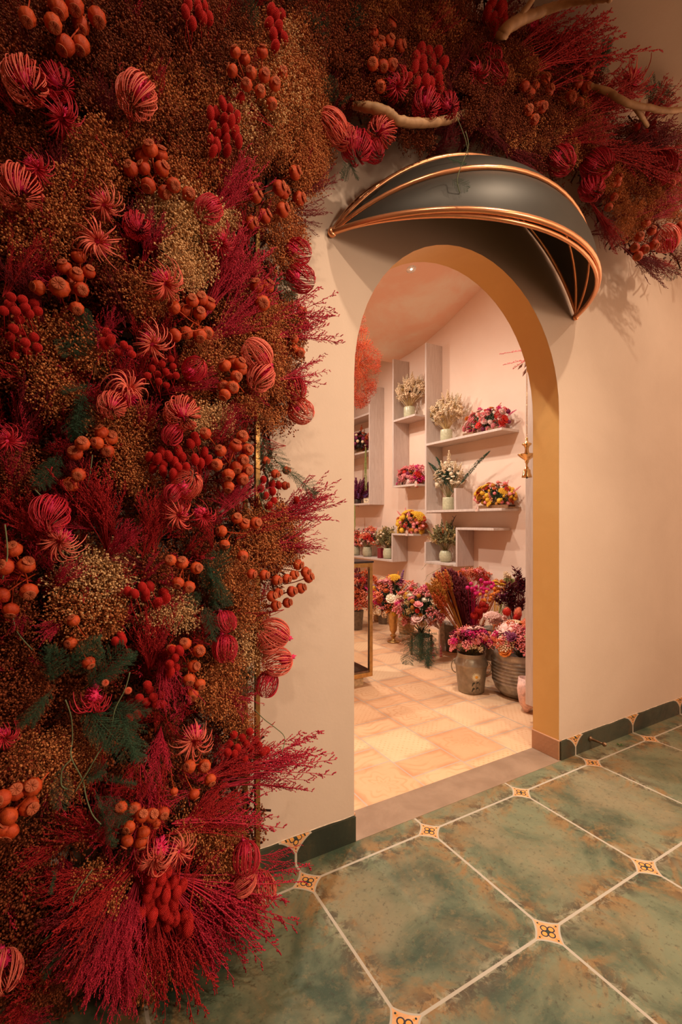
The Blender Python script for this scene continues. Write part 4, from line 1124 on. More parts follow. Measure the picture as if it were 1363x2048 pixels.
# ------------------------------------------------------------------ asparagus fern sprigs and trailing vines
FERNS = [('1',1010,150,990,-20,'dark green fern sprig at the top edge above the orange pods',2),('1',1290,170,1240,60,'dark green fern sprig at the top edge left of the garland',2),('1',1340,420,1320,300,'dim fern sprig beside the bright tan gypsophila',1),
('1',340,1350,330,1240,'green fern tuft in the dark at left, just above mid height',2),('1',1100,1100,1160,1210,'green fern sprig on the outer edge near the orange pods',1),
('2',350,60,330,200,'green fern tuft hanging left of the scarlet heads',2),('2',340,380,310,540,'green fern hanging down over the pod at left',3),('2',380,340,250,380,'green fern sprig lying left above the round coral bloom',1),
('2',250,620,170,760,'dim fern sprig in the dark at left',2),('2',1040,540,1120,700,'green fern beside the brass upright at mid height',2),('2',1100,640,1270,780,'thin fern tip hovering over the wall at mid height',1),('2',1060,820,1030,720,'curled fern beside the small pods at the outer edge',1),
('2',830,1180,860,1010,'green fern rising left of the outer pod fan',2),('2',820,1060,900,1230,'green fern hanging from the pods above it, lower middle',3),('2',780,1250,760,1180,'dim green fern below the dark orange pods',1),
('3',820,20,850,130,'green fern hanging above the frame corner',2),('3',200,330,190,190,'large green fern sprig at lower left, rising',3),('3',250,280,400,170,'large green fern sprig at lower left, leaning right',3),('3',330,360,520,210,'green fern sprig above the coral pompons',3),
('3',200,380,110,500,'dark green fern drooping at lower left',3),('3',420,420,560,480,'dark green fern behind the coral pompons',2),('3',480,450,560,640,'dark green fern in the shaded hollow',3),('3',330,430,430,580,'dark green fern in the middle of the lower hollow',3),
('3',250,660,225,840,'feathery green fern hanging straight down at lower left',1),('3',340,700,430,690,'pale green fern sprig crossing the hanging vine',2),('3',420,720,520,740,'pale green fern tip right of the vine',1),('3',440,780,500,900,'pale green fern hanging beside the dark pod bunch',2),('3',380,760,460,970,'long fern strand hanging beside the dark pods',1),
('3',970,250,1010,370,'dim fern sprig inside the frame corner',1),('3',220,1080,200,1160,'dim fern on the bare mesh, lower left',1),('3',200,1500,220,1420,'dim fern sprig near the bottom left corner',1),
('4',100,200,60,60,'dark green fern hanging in the garland left part',2),('4',180,120,200,20,'dark green fern at the top of the garland',2),('4',200,560,150,640,'grey green fern hanging below the pink blooms beside the awning',1),('4',170,570,200,640,'grey green fern tip hanging left of the awning',1),
('4',130,380,180,340,'dim fern beside the bent branch',1),('4',540,640,600,680,'little fern sprig lying on the awning',1),('4',520,560,590,590,'fern strand trailing over the awning top rib',1),
('4',1060,260,1090,180,'dark green fern sprig silhouetted on the ceiling',2),('4',1230,350,1310,320,'dark green fern sprig above the right branch',1),('4',1290,960,1340,990,'dim green fern at the lower end of the garland',1),('4',980,500,900,540,'dim fern deep in the garland above the awning',1)]
for (cr, x0, y0, x1, y1, lab, n) in FERNS:
    f = CR[cr]
    for i in range(n):
        j = (i > 0)*24; a = f(x0+rnd.uniform(-j, j), y0+rnd.uniform(-j, j)); b = f(x1+rnd.uniform(-j, j)*1.4, y1+rnd.uniform(-j, j)*1.4)
        li = (.06 if cr == '3' else .035) if cr != '4' else .01
        A = P3(*a, .02 if cr == '3' else 0.); B = P3(*b, li)
        if 'awning' in lab and 'lying' in lab or 'trailing' in lab: A = onY(*a, -.33); B = onY(*b, -.36)
        B.z = min(B.z, CEIL-.03); A.z = min(A.z, CEIL-.03)
        o = obj('asparagus_fern_sprig', FN[(i+len(lab)) % 3]); place(o, A, B-A, rnd.uniform(0, 6), (B-A).length); tag(o, lab, 'fern', 'ferns: '+lab if n > 1 else None)
VINES = [('3',[(262,400),(285,470),(290,560),(285,630),(330,720),(345,790),(370,860),(405,900)],.04,'pale vine hanging in a long curve over the low ferns'),
('3',[(520,290),(500,360),(460,440),(440,540),(390,620),(350,690),(300,770)],.045,'pale vine crossing from the coral pompon down to the left'),
('3',[(285,640),(250,680),(245,740),(270,760)],.045,'short pale vine hook left of the long hanging one'),
('3',[(1020,440),(1060,480),(1100,510),(1140,550),(1130,610)],.02,'thin dark tendril curling over the wall beside the brass upright'),
('3',[(160,1380),(240,1300),(290,1220),(300,1180),(370,1080)],.03,'thin green vine trailing near the bottom left'),
('2',[(140,760),(230,860),(210,900)],.03,'thin green tendril over the dark red bloom'),
('3',[(50,60),(70,130),(130,200)],.03,'thin vine at the left edge above the low ferns'),
('2',[(20,900),(30,1020),(10,1120)],.04,'thin vine hanging at the left edge over the rusty pods'),
('2',[(1045,740),(1040,780),(1060,840),(1090,850)],.02,'green tendril loop beside the mid-height scarlet heads'),
('4',[(590,470),(600,520),(580,580),(560,640),(570,690)],.16,'thin green vine dangling over the awning'),
('4',[(560,420),(590,500),(600,560)],.1,'thin green vine hanging from the bent branch end'),
('2',[(370,620),(360,700),(345,760)],.03,'thin red-brown tendril below the little pod bunch'),
('4',[(60,240),(55,300),(62,340)],.02,'thin pale tendril at the left of the garland')]
for (cr, pts, li, lab) in VINES:
    W = [P3(*CR[cr](*q), li) for q in pts]; Q = []
    for i in range(len(W)-1):
        p0 = W[max(i-1, 0)]; p1 = W[i]; p2 = W[i+1]; p3 = W[min(i+2, len(W)-1)]
        for t in (0, .25, .5, .75): Q.append(.5*((2*p1)+(p2-p0)*t+(2*p0-5*p1+4*p2-p3)*t*t+(3*p1-p0-3*p2+p3)*t**3))
    Q.append(W[-1]); o0 = W[0]; m = MB().tube([q-o0 for q in Q], .0013, 5)
    tag(obj('vine_tendril', m, mat=M_vine, loc=o0, smooth=True), lab, 'vine')

# ------------------------------------------------------------------ thick peeled branches carrying the garland
def branch(pts, rads, lab, twigs=()):
    W = [onY(*CR[c](x, y), Y) for (c, x, y, Y) in pts]; Q = []; R_ = []
    for w_ in W: w_.z = min(w_.z, CEIL-.045)
    for i in range(len(W)-1):
        p0 = W[max(i-1, 0)]; p1 = W[i]; p2 = W[i+1]; p3 = W[min(i+2, len(W)-1)]
        for t in [k/8 for k in range(8)]:
            q = .5*((2*p1)+(p2-p0)*t+(2*p0-5*p1+4*p2-p3)*t*t+(3*p1-p0-3*p2+p3)*t**3)
            Q.append(q+rv(.002)); R_.append((rads[i]*(1-t)+rads[i+1]*t)*rnd.uniform(.93, 1.07))
    o0 = W[0]; root = obj('branch', MB().tube([q-o0 for q in Q], R_, 12), mat=M_branch, loc=o0, smooth=True); tag(root, lab, 'branch')
    for tw in twigs:
        w_ = [onY(*CR[c](x, y), Y)-o0 for (c, x, y, Y) in tw]
        for q in w_: q.z = min(q.z, CEIL-.03-o0.z)
        obj('twig', MB().tube(w_, [.013*(1-.5*k/len(w_)) for k in range(len(w_))], 10), root, mat=M_branch, smooth=True)
branch([('4',190,375,-.17),('4',250,385,-.21),('4',310,400,-.23),('4',350,430,-.23),('4',430,440,-.23),('4',520,430,-.22),('4',600,400,-.18)], [.012,.016,.016,.015,.015,.014,.012], 'thick pale bent branch running through the garland left of the awning top')
branch([('4',715,140,-.22),('4',740,100,-.24),('4',800,65,-.26),('4',880,35,-.30),('4',960,10,-.36),('4',1040,0,-.42),('4',1120,-8,-.48)], [.022,.021,.019,.016,.013,.012,.011], 'pale forked branch rising out of the garland toward the ceiling, top right',
       twigs=[[('4',770,85,-.25),('4',800,40,-.27),('4',835,-10,-.30)]])
branch([('4',1030,310,-.22),('4',1100,330,-.27),('4',1160,365,-.30),('4',1240,385,-.33),('4',1320,395,-.36),('4',1400,390,-.38)], [.014,.014,.014,.013,.012,.012], 'pale branch sticking out of the garland at the right picture edge',
       twigs=[[('4',1190,372,-.31),('4',1215,410,-.30),('4',1240,450,-.28)]])

# ------------------------------------------------------------------ single out every member of a bunch by its rank in it
ORD = 'first second third fourth fifth sixth seventh eighth ninth tenth eleventh twelfth thirteenth fourteenth fifteenth sixteenth seventeenth'.split()
def pix(p):
    d = Vector(p)-CAM; f = d.dot(FW); return (681.5+FPX*d.dot(RT)/f, HORZ-FPX*d.z/f)
def rank_labels():
    by = {}
    for o in col.objects:
        if o.parent is None and 'label' in o.keys() and 'kind' not in o.keys(): by.setdefault(o['label'], []).append(o)
    for lab, os_ in by.items():
        if len(os_) < 2: continue
        pts = []
        for o in os_:
            M = o.matrix_basis; tip = M @ Vector((0, 0, .8 if 'spray' in o.name or 'fern' in o.name else 0)); pts.append((pix(tip), o))
        xs = [q[0][0] for q in pts]; ys = [q[0][1] for q in pts]; horiz = (max(xs)-min(xs)) >= (max(ys)-min(ys))
        pts.sort(key=lambda q: q[0][0 if horiz else 1]); n = len(pts)
        for i, (_, o) in enumerate(pts):
            if horiz: w_ = 'leftmost' if i == 0 else 'rightmost' if i == n-1 else ORD[i]+' from left'
            else: w_ = 'topmost' if i == 0 else 'lowest' if i == n-1 else ORD[i]+' from top'
            o['label'] = lab+', '+w_
            if len(o['label'].replace(',', '').split()) > 16: print('LONG', o['label'])

# ================================================================== bouquets and pots in the inner room
def F_ball(r):
    m = MB().ball((0, 0, 0), .9, nu=10, nv=7)
    for i in range(60):
        z = 1-2*(i+.5)/60; a = i*2.4; s = math.sqrt(1-z*z); d = Vector((s*math.cos(a), s*math.sin(a), z)); m.bud(d*.88, .13, .16, d)
    return m
def F_daisy(r):
    m = MB(); m.ball((0, 0, .12), .3, (1, 1, .6), 8, 5)
    for ring, (n, L, up) in enumerate(((13, 1., .12), (11, .78, .35), (8, .5, .6))):
        for i in range(n):
            a = 2*PI*i/n+ring*.25; c, s = math.cos(a), math.sin(a); w_ = .20
            P = [(.15, 0), (L*.6, up*L*.7), (L, up*L*1.25)]
            vs = []
            for j, (q, z) in enumerate(P):
                ww = w_*(.6, 1., .35)[j]; vs += [(q*c-ww*s, q*s+ww*c, z), (q*c+ww*s, q*s-ww*c, z), (q*c, q*s, z-.05)]
            m.add(vs, [(0,1,4,3), (3,4,7,6), (0,3,5,2), (3,6,8,5), (1,2,5,4), (4,5,8,7), (6,7,8)])
    return m
def F_cluster(r):
    m = MB()
    for i in range(46):
        d = Vector((r.gauss(0, 1), r.gauss(0, 1), abs(r.gauss(0, 1)))).normalized(); p = d*r.uniform(.5, 1); m.ball(p, r.uniform(.09, .16), nu=5, nv=4)
        if i % 2: m.tube([(0, 0, -.5), p], .02, 3, cap=False)
    return m
def F_spike(r):
    m = MB().tube([(0, 0, -1), (0, .05, 2)], .05, 4)
    for i in range(26):
        t = i/25; a = i*2.4; rr = .30*(1-t*.75); m.bud((rr*math.cos(a), rr*math.sin(a)+.05*t, -.6+2.6*t), .17*(1-t*.5), .24*(1-t*.4), Vector((math.cos(a), math.sin(a), .8)))
    return m
def F_plume(r):
    m = MB().tube([(0, 0, -3), (0, 0, 0), (.1, 0, 2.6)], .035, 4)
    for i in range(150):
        t = r.random(); a = r.uniform(0, 6.28); d = Vector((math.cos(a)*.5, math.sin(a)*.5, 1.2)).normalized(); w_ = .42*math.sin(PI*min(1, t*.9+.08))
        m.bud(Vector((.1*t+w_*math.cos(a)*r.random(), w_*math.sin(a)*r.random(), -.2+2.7*t)), .045, .24, d)
    return m
def F_rose(r):
    m = MB(); m.ball((0, 0, .1), .32, nu=8, nv=5)
    for ring, (n, R, tilt, w_) in enumerate(((5, .42, 1.25, .36), (6, .66, .85, .42), (7, .9, .45, .46))):
        for i in range(n):
            a = 2*PI*i/n+ring*.5; ax = Vector((math.cos(a), math.sin(a), 0)); t = Vector((-math.sin(a), math.cos(a), 0)); up = (ax*math.cos(tilt)+Vector((0, 0, 1))*math.sin(tilt))
            b = ax*R*.25; e = b+up*R*.9; k = m.n; n_ = up.cross(t)*.04
            vs = [b-t*w_*.5, b+t*w_*.5, b+up*R*.5+t*w_, b+up*R*.5-t*w_, e+t*w_*.6, e-t*w_*.6]
            m.add([v for v in vs]+[v+n_ for v in vs], [(0,1,2,3),(3,2,4,5),(7,6,9,8),(8,9,11,10),(0,6,7,1),(1,7,8,2),(2,8,10,4),(4,10,11,5),(5,11,9,3),(3,9,6,0)])
    return m
def F_umbel(r):
    m = MB().tube([(0, 0, -1.2), (0, 0, 0)], .06, 4)
    for i in range(70):
        q = math.sqrt((i+.5)/70); a = i*2.4; z = .35*math.cos(q*1.5); m.ball((q*math.cos(a), q*math.sin(a), z), .12, nu=5, nv=4)
        if i % 4 == 0: m.tube([(0, 0, -.5), (q*math.cos(a), q*math.sin(a), z)], .03, 3, cap=False)
    return m
def F_leaf(r):
    m = MB()
    for i in range(9):
        a = i*2.4; t = -.6+1.6*i/8; d = Vector((math.cos(a), math.sin(a), .7)).normalized(); c = Vector((0, 0, t)); s = d.cross(Vector((0, 0, 1))).normalized()*.26; n_ = d.cross(s).normalized()*.03
        L = 1.0; vs = [c, c+d*L*.45+s, c+d*L, c+d*L*.45-s, c+d*L*.5+n_*2]
        m.add(vs, [(0,1,4), (1,2,4), (2,3,4), (3,0,4), (0,3,2,1)])
    m.tube([(0, 0, -1.5), (0, 0, 1)], .035, 4, cap=False); return m
def F_head(r):
    m = MB().ball((0, 0, .2), .6, (1, 1, 1.5), 10, 7)
    for i in range(80):
        z = 1-2*(i+.5)/80; a = i*2.4; s = math.sqrt(1-z*z); d = Vector((s*math.cos(a), s*math.sin(a), z*1.5)); m.bud(d*.62+Vector((0, 0, .2)), .06, .28, (d+Vector((0, 0, .8))).normalized())
    m.tube([(0, 0, -2), (0, 0, 0)], .05, 4); return m
def F_strip(r):
    m = MB()
    for i in range(30):
        ph = 2*PI*i/30; m.tube([(math.sin(t)*.9*math.cos(ph+t*.5), math.sin(t)*.9*math.sin(ph+t*.5), -math.cos(t)) for t in [.2+.26*k for k in range(10)]], .05, 3, cap=False)
    m.ball((0, 0, -.6), .35, nu=8, nv=5); m.tube([(0, 0, -.8), (0, 0, -3)], .06, 4); return m
KINDS = dict(ball=F_ball, daisy=F_daisy, cluster=F_cluster, spike=F_spike, plume=F_plume, rose=F_rose, umbel=F_umbel, leaf=F_leaf, head=F_head, strip=F_strip)
NAMES = dict(ball='round_flower', daisy='strawflower', cluster='small_flower_cluster', spike='flower_spike', plume='grass_plume', rose='open_flower', umbel='yarrow_head', leaf='leafy_stem', head='bunny_tail', strip='curled_flower')
COLS = dict(pink=((.78,.16,.18),(.86,.34,.32)), hot=((.62,.01,.12),(.78,.03,.24)), red=((.50,.01,.01),(.66,.04,.02)), coral=((.72,.14,.06),(.85,.28,.16)), cream=((.80,.56,.34),(.90,.72,.50)), ivory=((.78,.62,.42),(.90,.78,.60)),
 yellow=((.72,.36,.02),(.85,.52,.05)), orange=((.66,.16,.02),(.80,.26,.04)), plum=((.12,.01,.04),(.24,.03,.10)), black=((.015,.01,.008),(.04,.025,.02)), olive=((.16,.14,.05),(.34,.28,.12)), tan=((.46,.28,.10),(.62,.42,.18)), green=((.02,.05,.03),(.06,.10,.05)),
 maroon=((.09,.006,.012),(.20,.016,.02)), ochre=((.42,.15,.02),(.60,.24,.03)), blush=((.84,.46,.40),(.92,.64,.56)), lime=((.22,.25,.06),(.40,.40,.14)), rust=((.48,.06,.01),(.66,.13,.03)), purple=((.16,.05,.20),(.26,.10,.30)))
_fc = {}
def flower_me(kind, colr, k=0):
    key = (kind, colr, k)
    if key not in _fc:
        bk = (kind, k)
        if bk not in _fc: _fc[bk] = KINDS[kind](random.Random(50+k)).mesh(NAMES[kind])
        me = _fc[bk].copy(); me.materials.append(petal('petal_'+colr, *COLS[colr])); _fc[key] = me
    return _fc[key]
def bouquet(label, c, base, R, pal, stems='olive', group=None, cat='bouquet', leaf=None, zmin=-.55, wall=False, name='dried_bouquet'):
    """c centre, base where stems meet, R=(across, depth, up) radii in metres, pal = (kind, colour, count, size)"""
    c = Vector(c); base = Vector(base); A_, D_ = (Vector((0, -1.28, 0)), Vector((-1, 0, 0))) if wall else (RT, Vector((FW.x, FW.y, 0))); root = tag(empty(name, base), label, cat, group)
    r = random.Random(len(label)*7+int(c.x*1000)); sm = MB()
    def pt(i, n, q=1.):
        z = 1-(1-zmin)*(i+.5)/n; a = i*2.39996+r.uniform(-.3, .3); s = math.sqrt(max(0, 1-z*z))
        v = Vector((s*math.cos(a), s*math.sin(a), z))*q; return c+A_*(v.x*R[0])+D_*(v.y*R[1])+UP*(v.z*R[2])
    tot = sum(p[2] for p in pal); order = []
    for p in pal: order += [p]*p[2]
    r.shuffle(order)
    for i, (kind, colr, n, size) in enumerate(order[:99]):
        p = pt(i, len(order), r.uniform(.72, 1.0)); d = (p-base); L = d.length; d.normalize()
        if kind in ('spike', 'plume', 'head', 'leaf'): p = p-d*size*.3
        o = obj(NAMES[kind], flower_me(kind, colr)); o.parent = root
        o.matrix_local = Matrix.Translation(p-base) @ basis(d+Vector((r.uniform(-.2, .2), r.uniform(-.2, .2), 0)), r.uniform(0, 6)).to_4x4() @ Matrix.Diagonal((size*r.uniform(1.0, 1.4),)*3+(1,))
        if i % 2 == 0: sm.tube([(0, 0, 0), (p-base)*.6+Vector((0, 0, .01)), p-base], .0016, 3, cap=False)
    if leaf:                                   # soft leafy filling inside
        lm = MB()
        for i in range(leaf[1]):
            q = pt(r.random()*len(order), len(order), r.uniform(.2, .86))-base; lm.bud(q, leaf[2]*.45, leaf[2]*1.5, (q.normalized()+Vector((r.uniform(-.6, .6), r.uniform(-.6, .6), r.uniform(-.4, .4)))))
        o = obj('foliage', lm, root, mat=petal('petal_'+leaf[0], *COLS[leaf[0]]))
    if sm.n: obj('stems', sm, root, mat=petal('petal_'+stems, *COLS[stems]))
    return root
M_pot = plain('pale_green_glaze', (.52, .50, .33), .3, 0, .12, 60); M_jar = plain('green_glass_jar', (.40, .36, .24), .12, 0, .15, 30)
M_tag = plain('kraft_tag', (.62, .42, .34), .7)
def pot(label, px, py0, py1, X, wpx, mat=M_pot, prof=None, name='flower_pot', group=None):
    """py1 = picture row of the foot, py0 = of the rim"""
    p = onX(px, py1, X); k = fwd(p)/FPX; h = (py1-py0)*k; r = wpx*k/2
    prof = prof or [(0, 0), (.84, 0), (.93, .04), (.98, .2), (1, .6), (.98, .95), (.94, 1), (.86, .98), (.84, .5), (0, .3)]
    o = obj(name, MB().lathe([(a*r, b*h) for a, b in prof], 28), mat=mat, smooth=True); o.location = p; tag(o, label, 'pot', group); return p, k, h
def shelf_bq(label, px, py, rx, ry, X, foot, pal, **kw):
    c = onX(px, py, X); k = fwd(c)/FPX; b = onX(foot[0], foot[1], X)
    rr = (rx*k, min(rx*k, .10), ry*k)
    return bouquet(label, c, b, rr, [(a, b_, n, s*k) for a, b_, n, s in pal], **kw)
XS = 2.64
# cream bouquets in pale green pots
CRM = [('plume','cream',20,6.5), ('plume','ivory',12,6), ('cluster','cream',24,7), ('cluster','tan',6,5), ('head','black',13,2.2), ('head','tan',8,2.3), ('rose','cream',10,5)]
def on_shelf(px, py, z, X):                    # slide the point so that it stands exactly on the board
    p = onX(px, py, X); return Vector((p.x, p.y, z))
def pot_z(label, px, z, X, h, r, mat=M_pot, prof=None, name='flower_pot', py=1000, cat='pot'):
    p = onX(px, py, X); p.z = z+.0005
    prof = prof or [(0, 0), (.84, 0), (.93, .04), (.98, .2), (1, .6), (.98, .95), (.94, 1), (.86, .98), (.84, .5), (0, .3)]
    o = obj(name, MB().lathe([(a*r, b*h) for a, b in prof], 28), mat=mat, smooth=True); o.location = p; tag(o, label, cat); return p
def bqz(label, px, py, rx, ry, X, rim, pal, **kw):
    c = onX(px, py, X); k = fwd(c)/FPX
    c.x = 2.628; return bouquet(label, c, rim, (rx*k, min(rx*k, .088), ry*k), [(a, b_, n, s*k) for a, b_, n, s in pal], wall=True, **kw)
p = pot_z('pale green pot with cream bouquet on the middle unit upper shelf', 818, 2.292, 2.63, .125, .062)
bqz('cream bouquet with black seed heads in the pot nearest the ceiling', 820, 785, 31, 27, 2.63, p+Vector((0, 0, .10)), CRM, stems='tan')
p = pot_z('pale green pot with cream bouquet on the long upper shelf', 892, 1.947, 2.63, .118, .060)
bqz('cream bouquet with black seed heads on the long upper shelf', 893, 826, 32, 30, 2.63, p+Vector((0, 0, .10)), CRM+[('head','black',4,2.2)], stems='tan')
p = pot_z('plain pale green pot beside the wooden divider', 896, 1.262, 2.63, .125, .058)
r_ = bqz('white blossom bouquet with dark foxtail fern in the pot by the wooden divider', 897, 955, 30, 34, 2.63, p+Vector((0, 0, .10)), [('rose','ivory',46,4.2), ('ball','ivory',20,3), ('plume','cream',8,7), ('cluster','ivory',12,5)], stems='olive', leaf=('green', 160, .012))
for (tx, ty, L) in ((979, 903, 92), (857, 926, 62), (872, 915, 60)):
    b = onX(905, 985, 2.60); t = onX(tx, ty, 2.56); m = MB(); d = t-b
    for i in range(420):
        u = rnd.random(); w_ = .022*math.sin(PI*min(1, u*.85+.12)); q = d*(.25+.75*u)+rv(w_)+Vector((0, 0, .02*math.sin(u*3))); m.bud(q-(r_.location-b)*0, .0022, .011, d.normalized()*.6+rv(.6))
    m.tube([(0, 0, 0), d*.5+Vector((0, 0, .02)), d], .0025, 4)
    o = obj('foxtail_fern', m, mat=petal('petal_green', *COLS['green'])); o.parent = r_; o.location = b-r_.location
# pot with olive bouquet in the low stepped shelf
p = pot_z('round cream pot in the low stepped shelf', 890, .742, 2.63, .115, .062, prof=[(0, 0), (.6, 0), (.85, .12), (1, .42), (.97, .7), (.80, .92), (.72, 1), (.62, .98), (.6, .6), (0, .4)])
r_ = bqz('olive and rust dried bouquet in the round cream pot', 888, 1076, 27, 24, 2.63, p+Vector((0, 0, .09)), [('leaf','olive',26,6), ('spike','tan',22,5), ('cluster','olive',14,6), ('spike','rust',8,4), ('ball','tan',14,2.4), ('plume','olive',10,7)], stems='olive', leaf=('olive', 200, .012))
m = MB(); b = onX(903, 1060, 2.60); q0 = [onX(x, y, 2.60)-b for x, y in ((903, 1060), (904, 1045), (908, 1036), (912, 1030))]
m.tube(q0, [.003, .004, .004, .0015], 5); m.tube([q0[2], q0[2]+Vector((-.01, .02, .02))], .002, 4); m.tube([q0[1], q0[1]+Vector((.0, -.02, .018))], .002, 4)
o = obj('twig', m, mat=petal('petal_black', *COLS['black'])); o.parent = r_; o.location = b-r_.location
for (xs, lab) in ((((905, 1130), (880, 1136), (855, 1150), (850, 1160)), 'spindly dark stem trailing below the low stepped shelf'), (((868, 1128), (852, 1128), (845, 1137)), 'spindly dark twig over the left end of the low shelf'), (((868, 1142), (860, 1160), (856, 1170)), 'loose dark twig hanging against the pink wall')):
    W = [onX(x, y, 2.53) for x, y in xs]; m = MB().tube([w_-W[0] for w_ in W], .0016, 4)
    for i in range(1, len(W)): m.tube([W[i]-W[0], W[i]-W[0]+Vector((-.0, .03, -.02))], .0012, 3); m.tube([W[i]-W[0], W[i]-W[0]+Vector((-.01, -.025, -.012))], .0012, 3)
    tag(obj('trailing_twig', m, mat=petal('petal_olive', *COLS['olive']), loc=W[0]), lab, 'twig')
# lying bouquets on trays
def tray(px, z, X, L, label):
    p = onX(px, 1000, X); p.z = z+.0005
    o = obj('wooden_tray', MB().box((-.05, -L/2, 0), (.05, L/2, .012)).box((-.05, -L/2, .012), (-.044, L/2, .03)).box((.044, -L/2, .012), (.05, L/2, .03)), mat=plain('tray_wood', (.22, .10, .04), .6), loc=p); tag(o, label, 'tray'); return p
PK = [('daisy','pink',12,6), ('daisy','blush',12,6), ('cluster','pink',14,6.5), ('cluster','hot',10,5.5), ('rose','red',6,6.5), ('ball','red',4,4), ('daisy','orange',8,5), ('spike','hot',6,5), ('spike','coral',7,5), ('ball','plum',4,4)]
p = tray(966, 1.947, 2.63, .42, 'low wooden tray under the pink bouquet on the long upper shelf')
bqz('pink and red bouquet lying on the long upper shelf', 972, 843, 48, 27, 2.63, p+Vector((0, 0, .02)), PK+[('strip','red',1,7)], stems='olive', leaf=('green', 260, .013), zmin=-.92)
p = tray(818, 1.552, 2.63, .30, 'low wooden tray under the pink bouquet on the middle lower shelf')
bqz('pink and red bouquet lying on the middle unit lower shelf', 818, 953, 32, 22, 2.61, p+Vector((0, 0, .02)), PK, stems='olive', leaf=('green', 220, .013), zmin=-.92)
YL = [('umbel','yellow',8,9), ('ball','yellow',16,4), ('ball','pink',22,3.2), ('daisy','coral',14,4.5), ('cluster','red',7,5), ('daisy','rust',10,5), ('spike','pink',5,6), ('head','yellow',7,3), ('ball','ochre',8,3.4)]
p = tray(990, 1.262, 2.63, .36, 'low wooden tray under the yellow bouquet beside the wooden divider')
bqz('yellow and pink bouquet lying on the lower long shelf', 990, 990, 42, 26, 2.63, p+Vector((0, 0, .02)), YL, stems='olive', leaf=('green', 260, .012), zmin=-.92)
p = tray(822, 1.016, 2.63, .30, 'low wooden tray under the yellow bouquet above the jars')
bqz('yellow and pink bouquet lying on the stepped shelf above the jars', 820, 1046, 34, 24, 2.62, p+Vector((0, 0, .02)), YL, stems='olive', leaf=('green', 220, .012), zmin=-.92)
# jars
JR = [(0, 0), (.7, 0), (.92, .08), (1, .4), (.98, .7), (.86, .88), (.84, 1), (.78, .99), (.8, .7), (0, .5)]
MIX = [('cluster','coral',12,6), ('spike','pink',12,5), ('ball','ivory',14,2.2), ('leaf','green',8,5), ('daisy','pink',8,4), ('cluster','red',10,5), ('ball','blush',10,2.2)]
p = pot_z('green glass jar of pink flowers, left of the dark red candle box', 734, .712, 2.60, .12, .062, mat=M_jar, prof=JR, cat='jar', name='flower_jar')
bqz('pink and coral posy in the green glass jar', 735, 1078, 25, 21, 2.60, p+Vector((0, 0, .10)), MIX, leaf=('green', 120, .012))
p = pot_z('pale jar half hidden by the arch edge on the stepped shelf', 710, .712, 2.60, .12, .062, mat=M_jar, prof=JR, cat='jar', name='flower_jar')
bqz('pink posy half hidden by the arch edge', 708, 1080, 20, 20, 2.60, p+Vector((0, 0, .10)), MIX)
p = pot_z('pale green jar of olive foliage at the right end of the stepped shelf', 775, .712, 2.62, .125, .058, prof=JR, cat='jar', name='flower_jar')
bqz('olive and cream dried posy at the right end of the stepped shelf', 771, 1078, 19, 24, 2.62, p+Vector((0, 0, .10)), [('leaf','olive',18,6), ('cluster','tan',16,5), ('ball','cream',14,2.2), ('spike','olive',12,5), ('cluster','cream',8,4)], leaf=('olive', 160, .012))
p = onX(761, 1105, 2.59); m = MB().box((-.025, -.035, 0), (.025, .035, .12)); tag(obj('candle_box', m, mat=plain('deep_red_card', (.22, .012, .02), .5), loc=(p.x, p.y, .713), bevel=.002), 'dark red candle box between two jars on the stepped shelf', 'box')
p = onX(719, 1105, 2.66); m = MB().box((-.02, -.05, 0), (.02, .05, .115)); tag(obj('cream_carton', m, mat=plain('peach_card', (.74, .50, .38), .6), loc=(p.x, p.y+.02, .713), bevel=.002), 'peach carton behind the two pink posies', 'box')
# price tags
for px, py, xx, lab in ((831, 967, 2.528, 'price tag hanging from the pink bouquet on the middle lower shelf'), (813, 1066, 2.528, 'price tag hanging over the front of the yellow bouquet above the jars'), (953, 1016, 2.528, 'price tag hanging from the left of the yellow bouquet by the wooden divider')):
    p = onX(px, py, xx); root = obj('price_tag', MB().box((-.001, -.02, -.032), (.001, .02, .022)).box((-.001, -.012, .022), (.001, .012, .030)), mat=M_tag, loc=p, bevel=.0005); tag(root, lab, 'tag')
    obj('string', MB().tube([(0, 0, .028), (.01, .002, .05), (.03, 0, .07)], .0008, 4), root, mat=petal('petal_tan', *COLS['tan']))
    obj('motif', MB().lathe([(0, 0), (.005, .0), (.0045, .0008), (0, .0008)], 10), root, (-.0012, 0, -.004), mat=plain('tag_ink', (.45, .2, .2), .7)).rotation_euler = (0, -PI/2, 0)
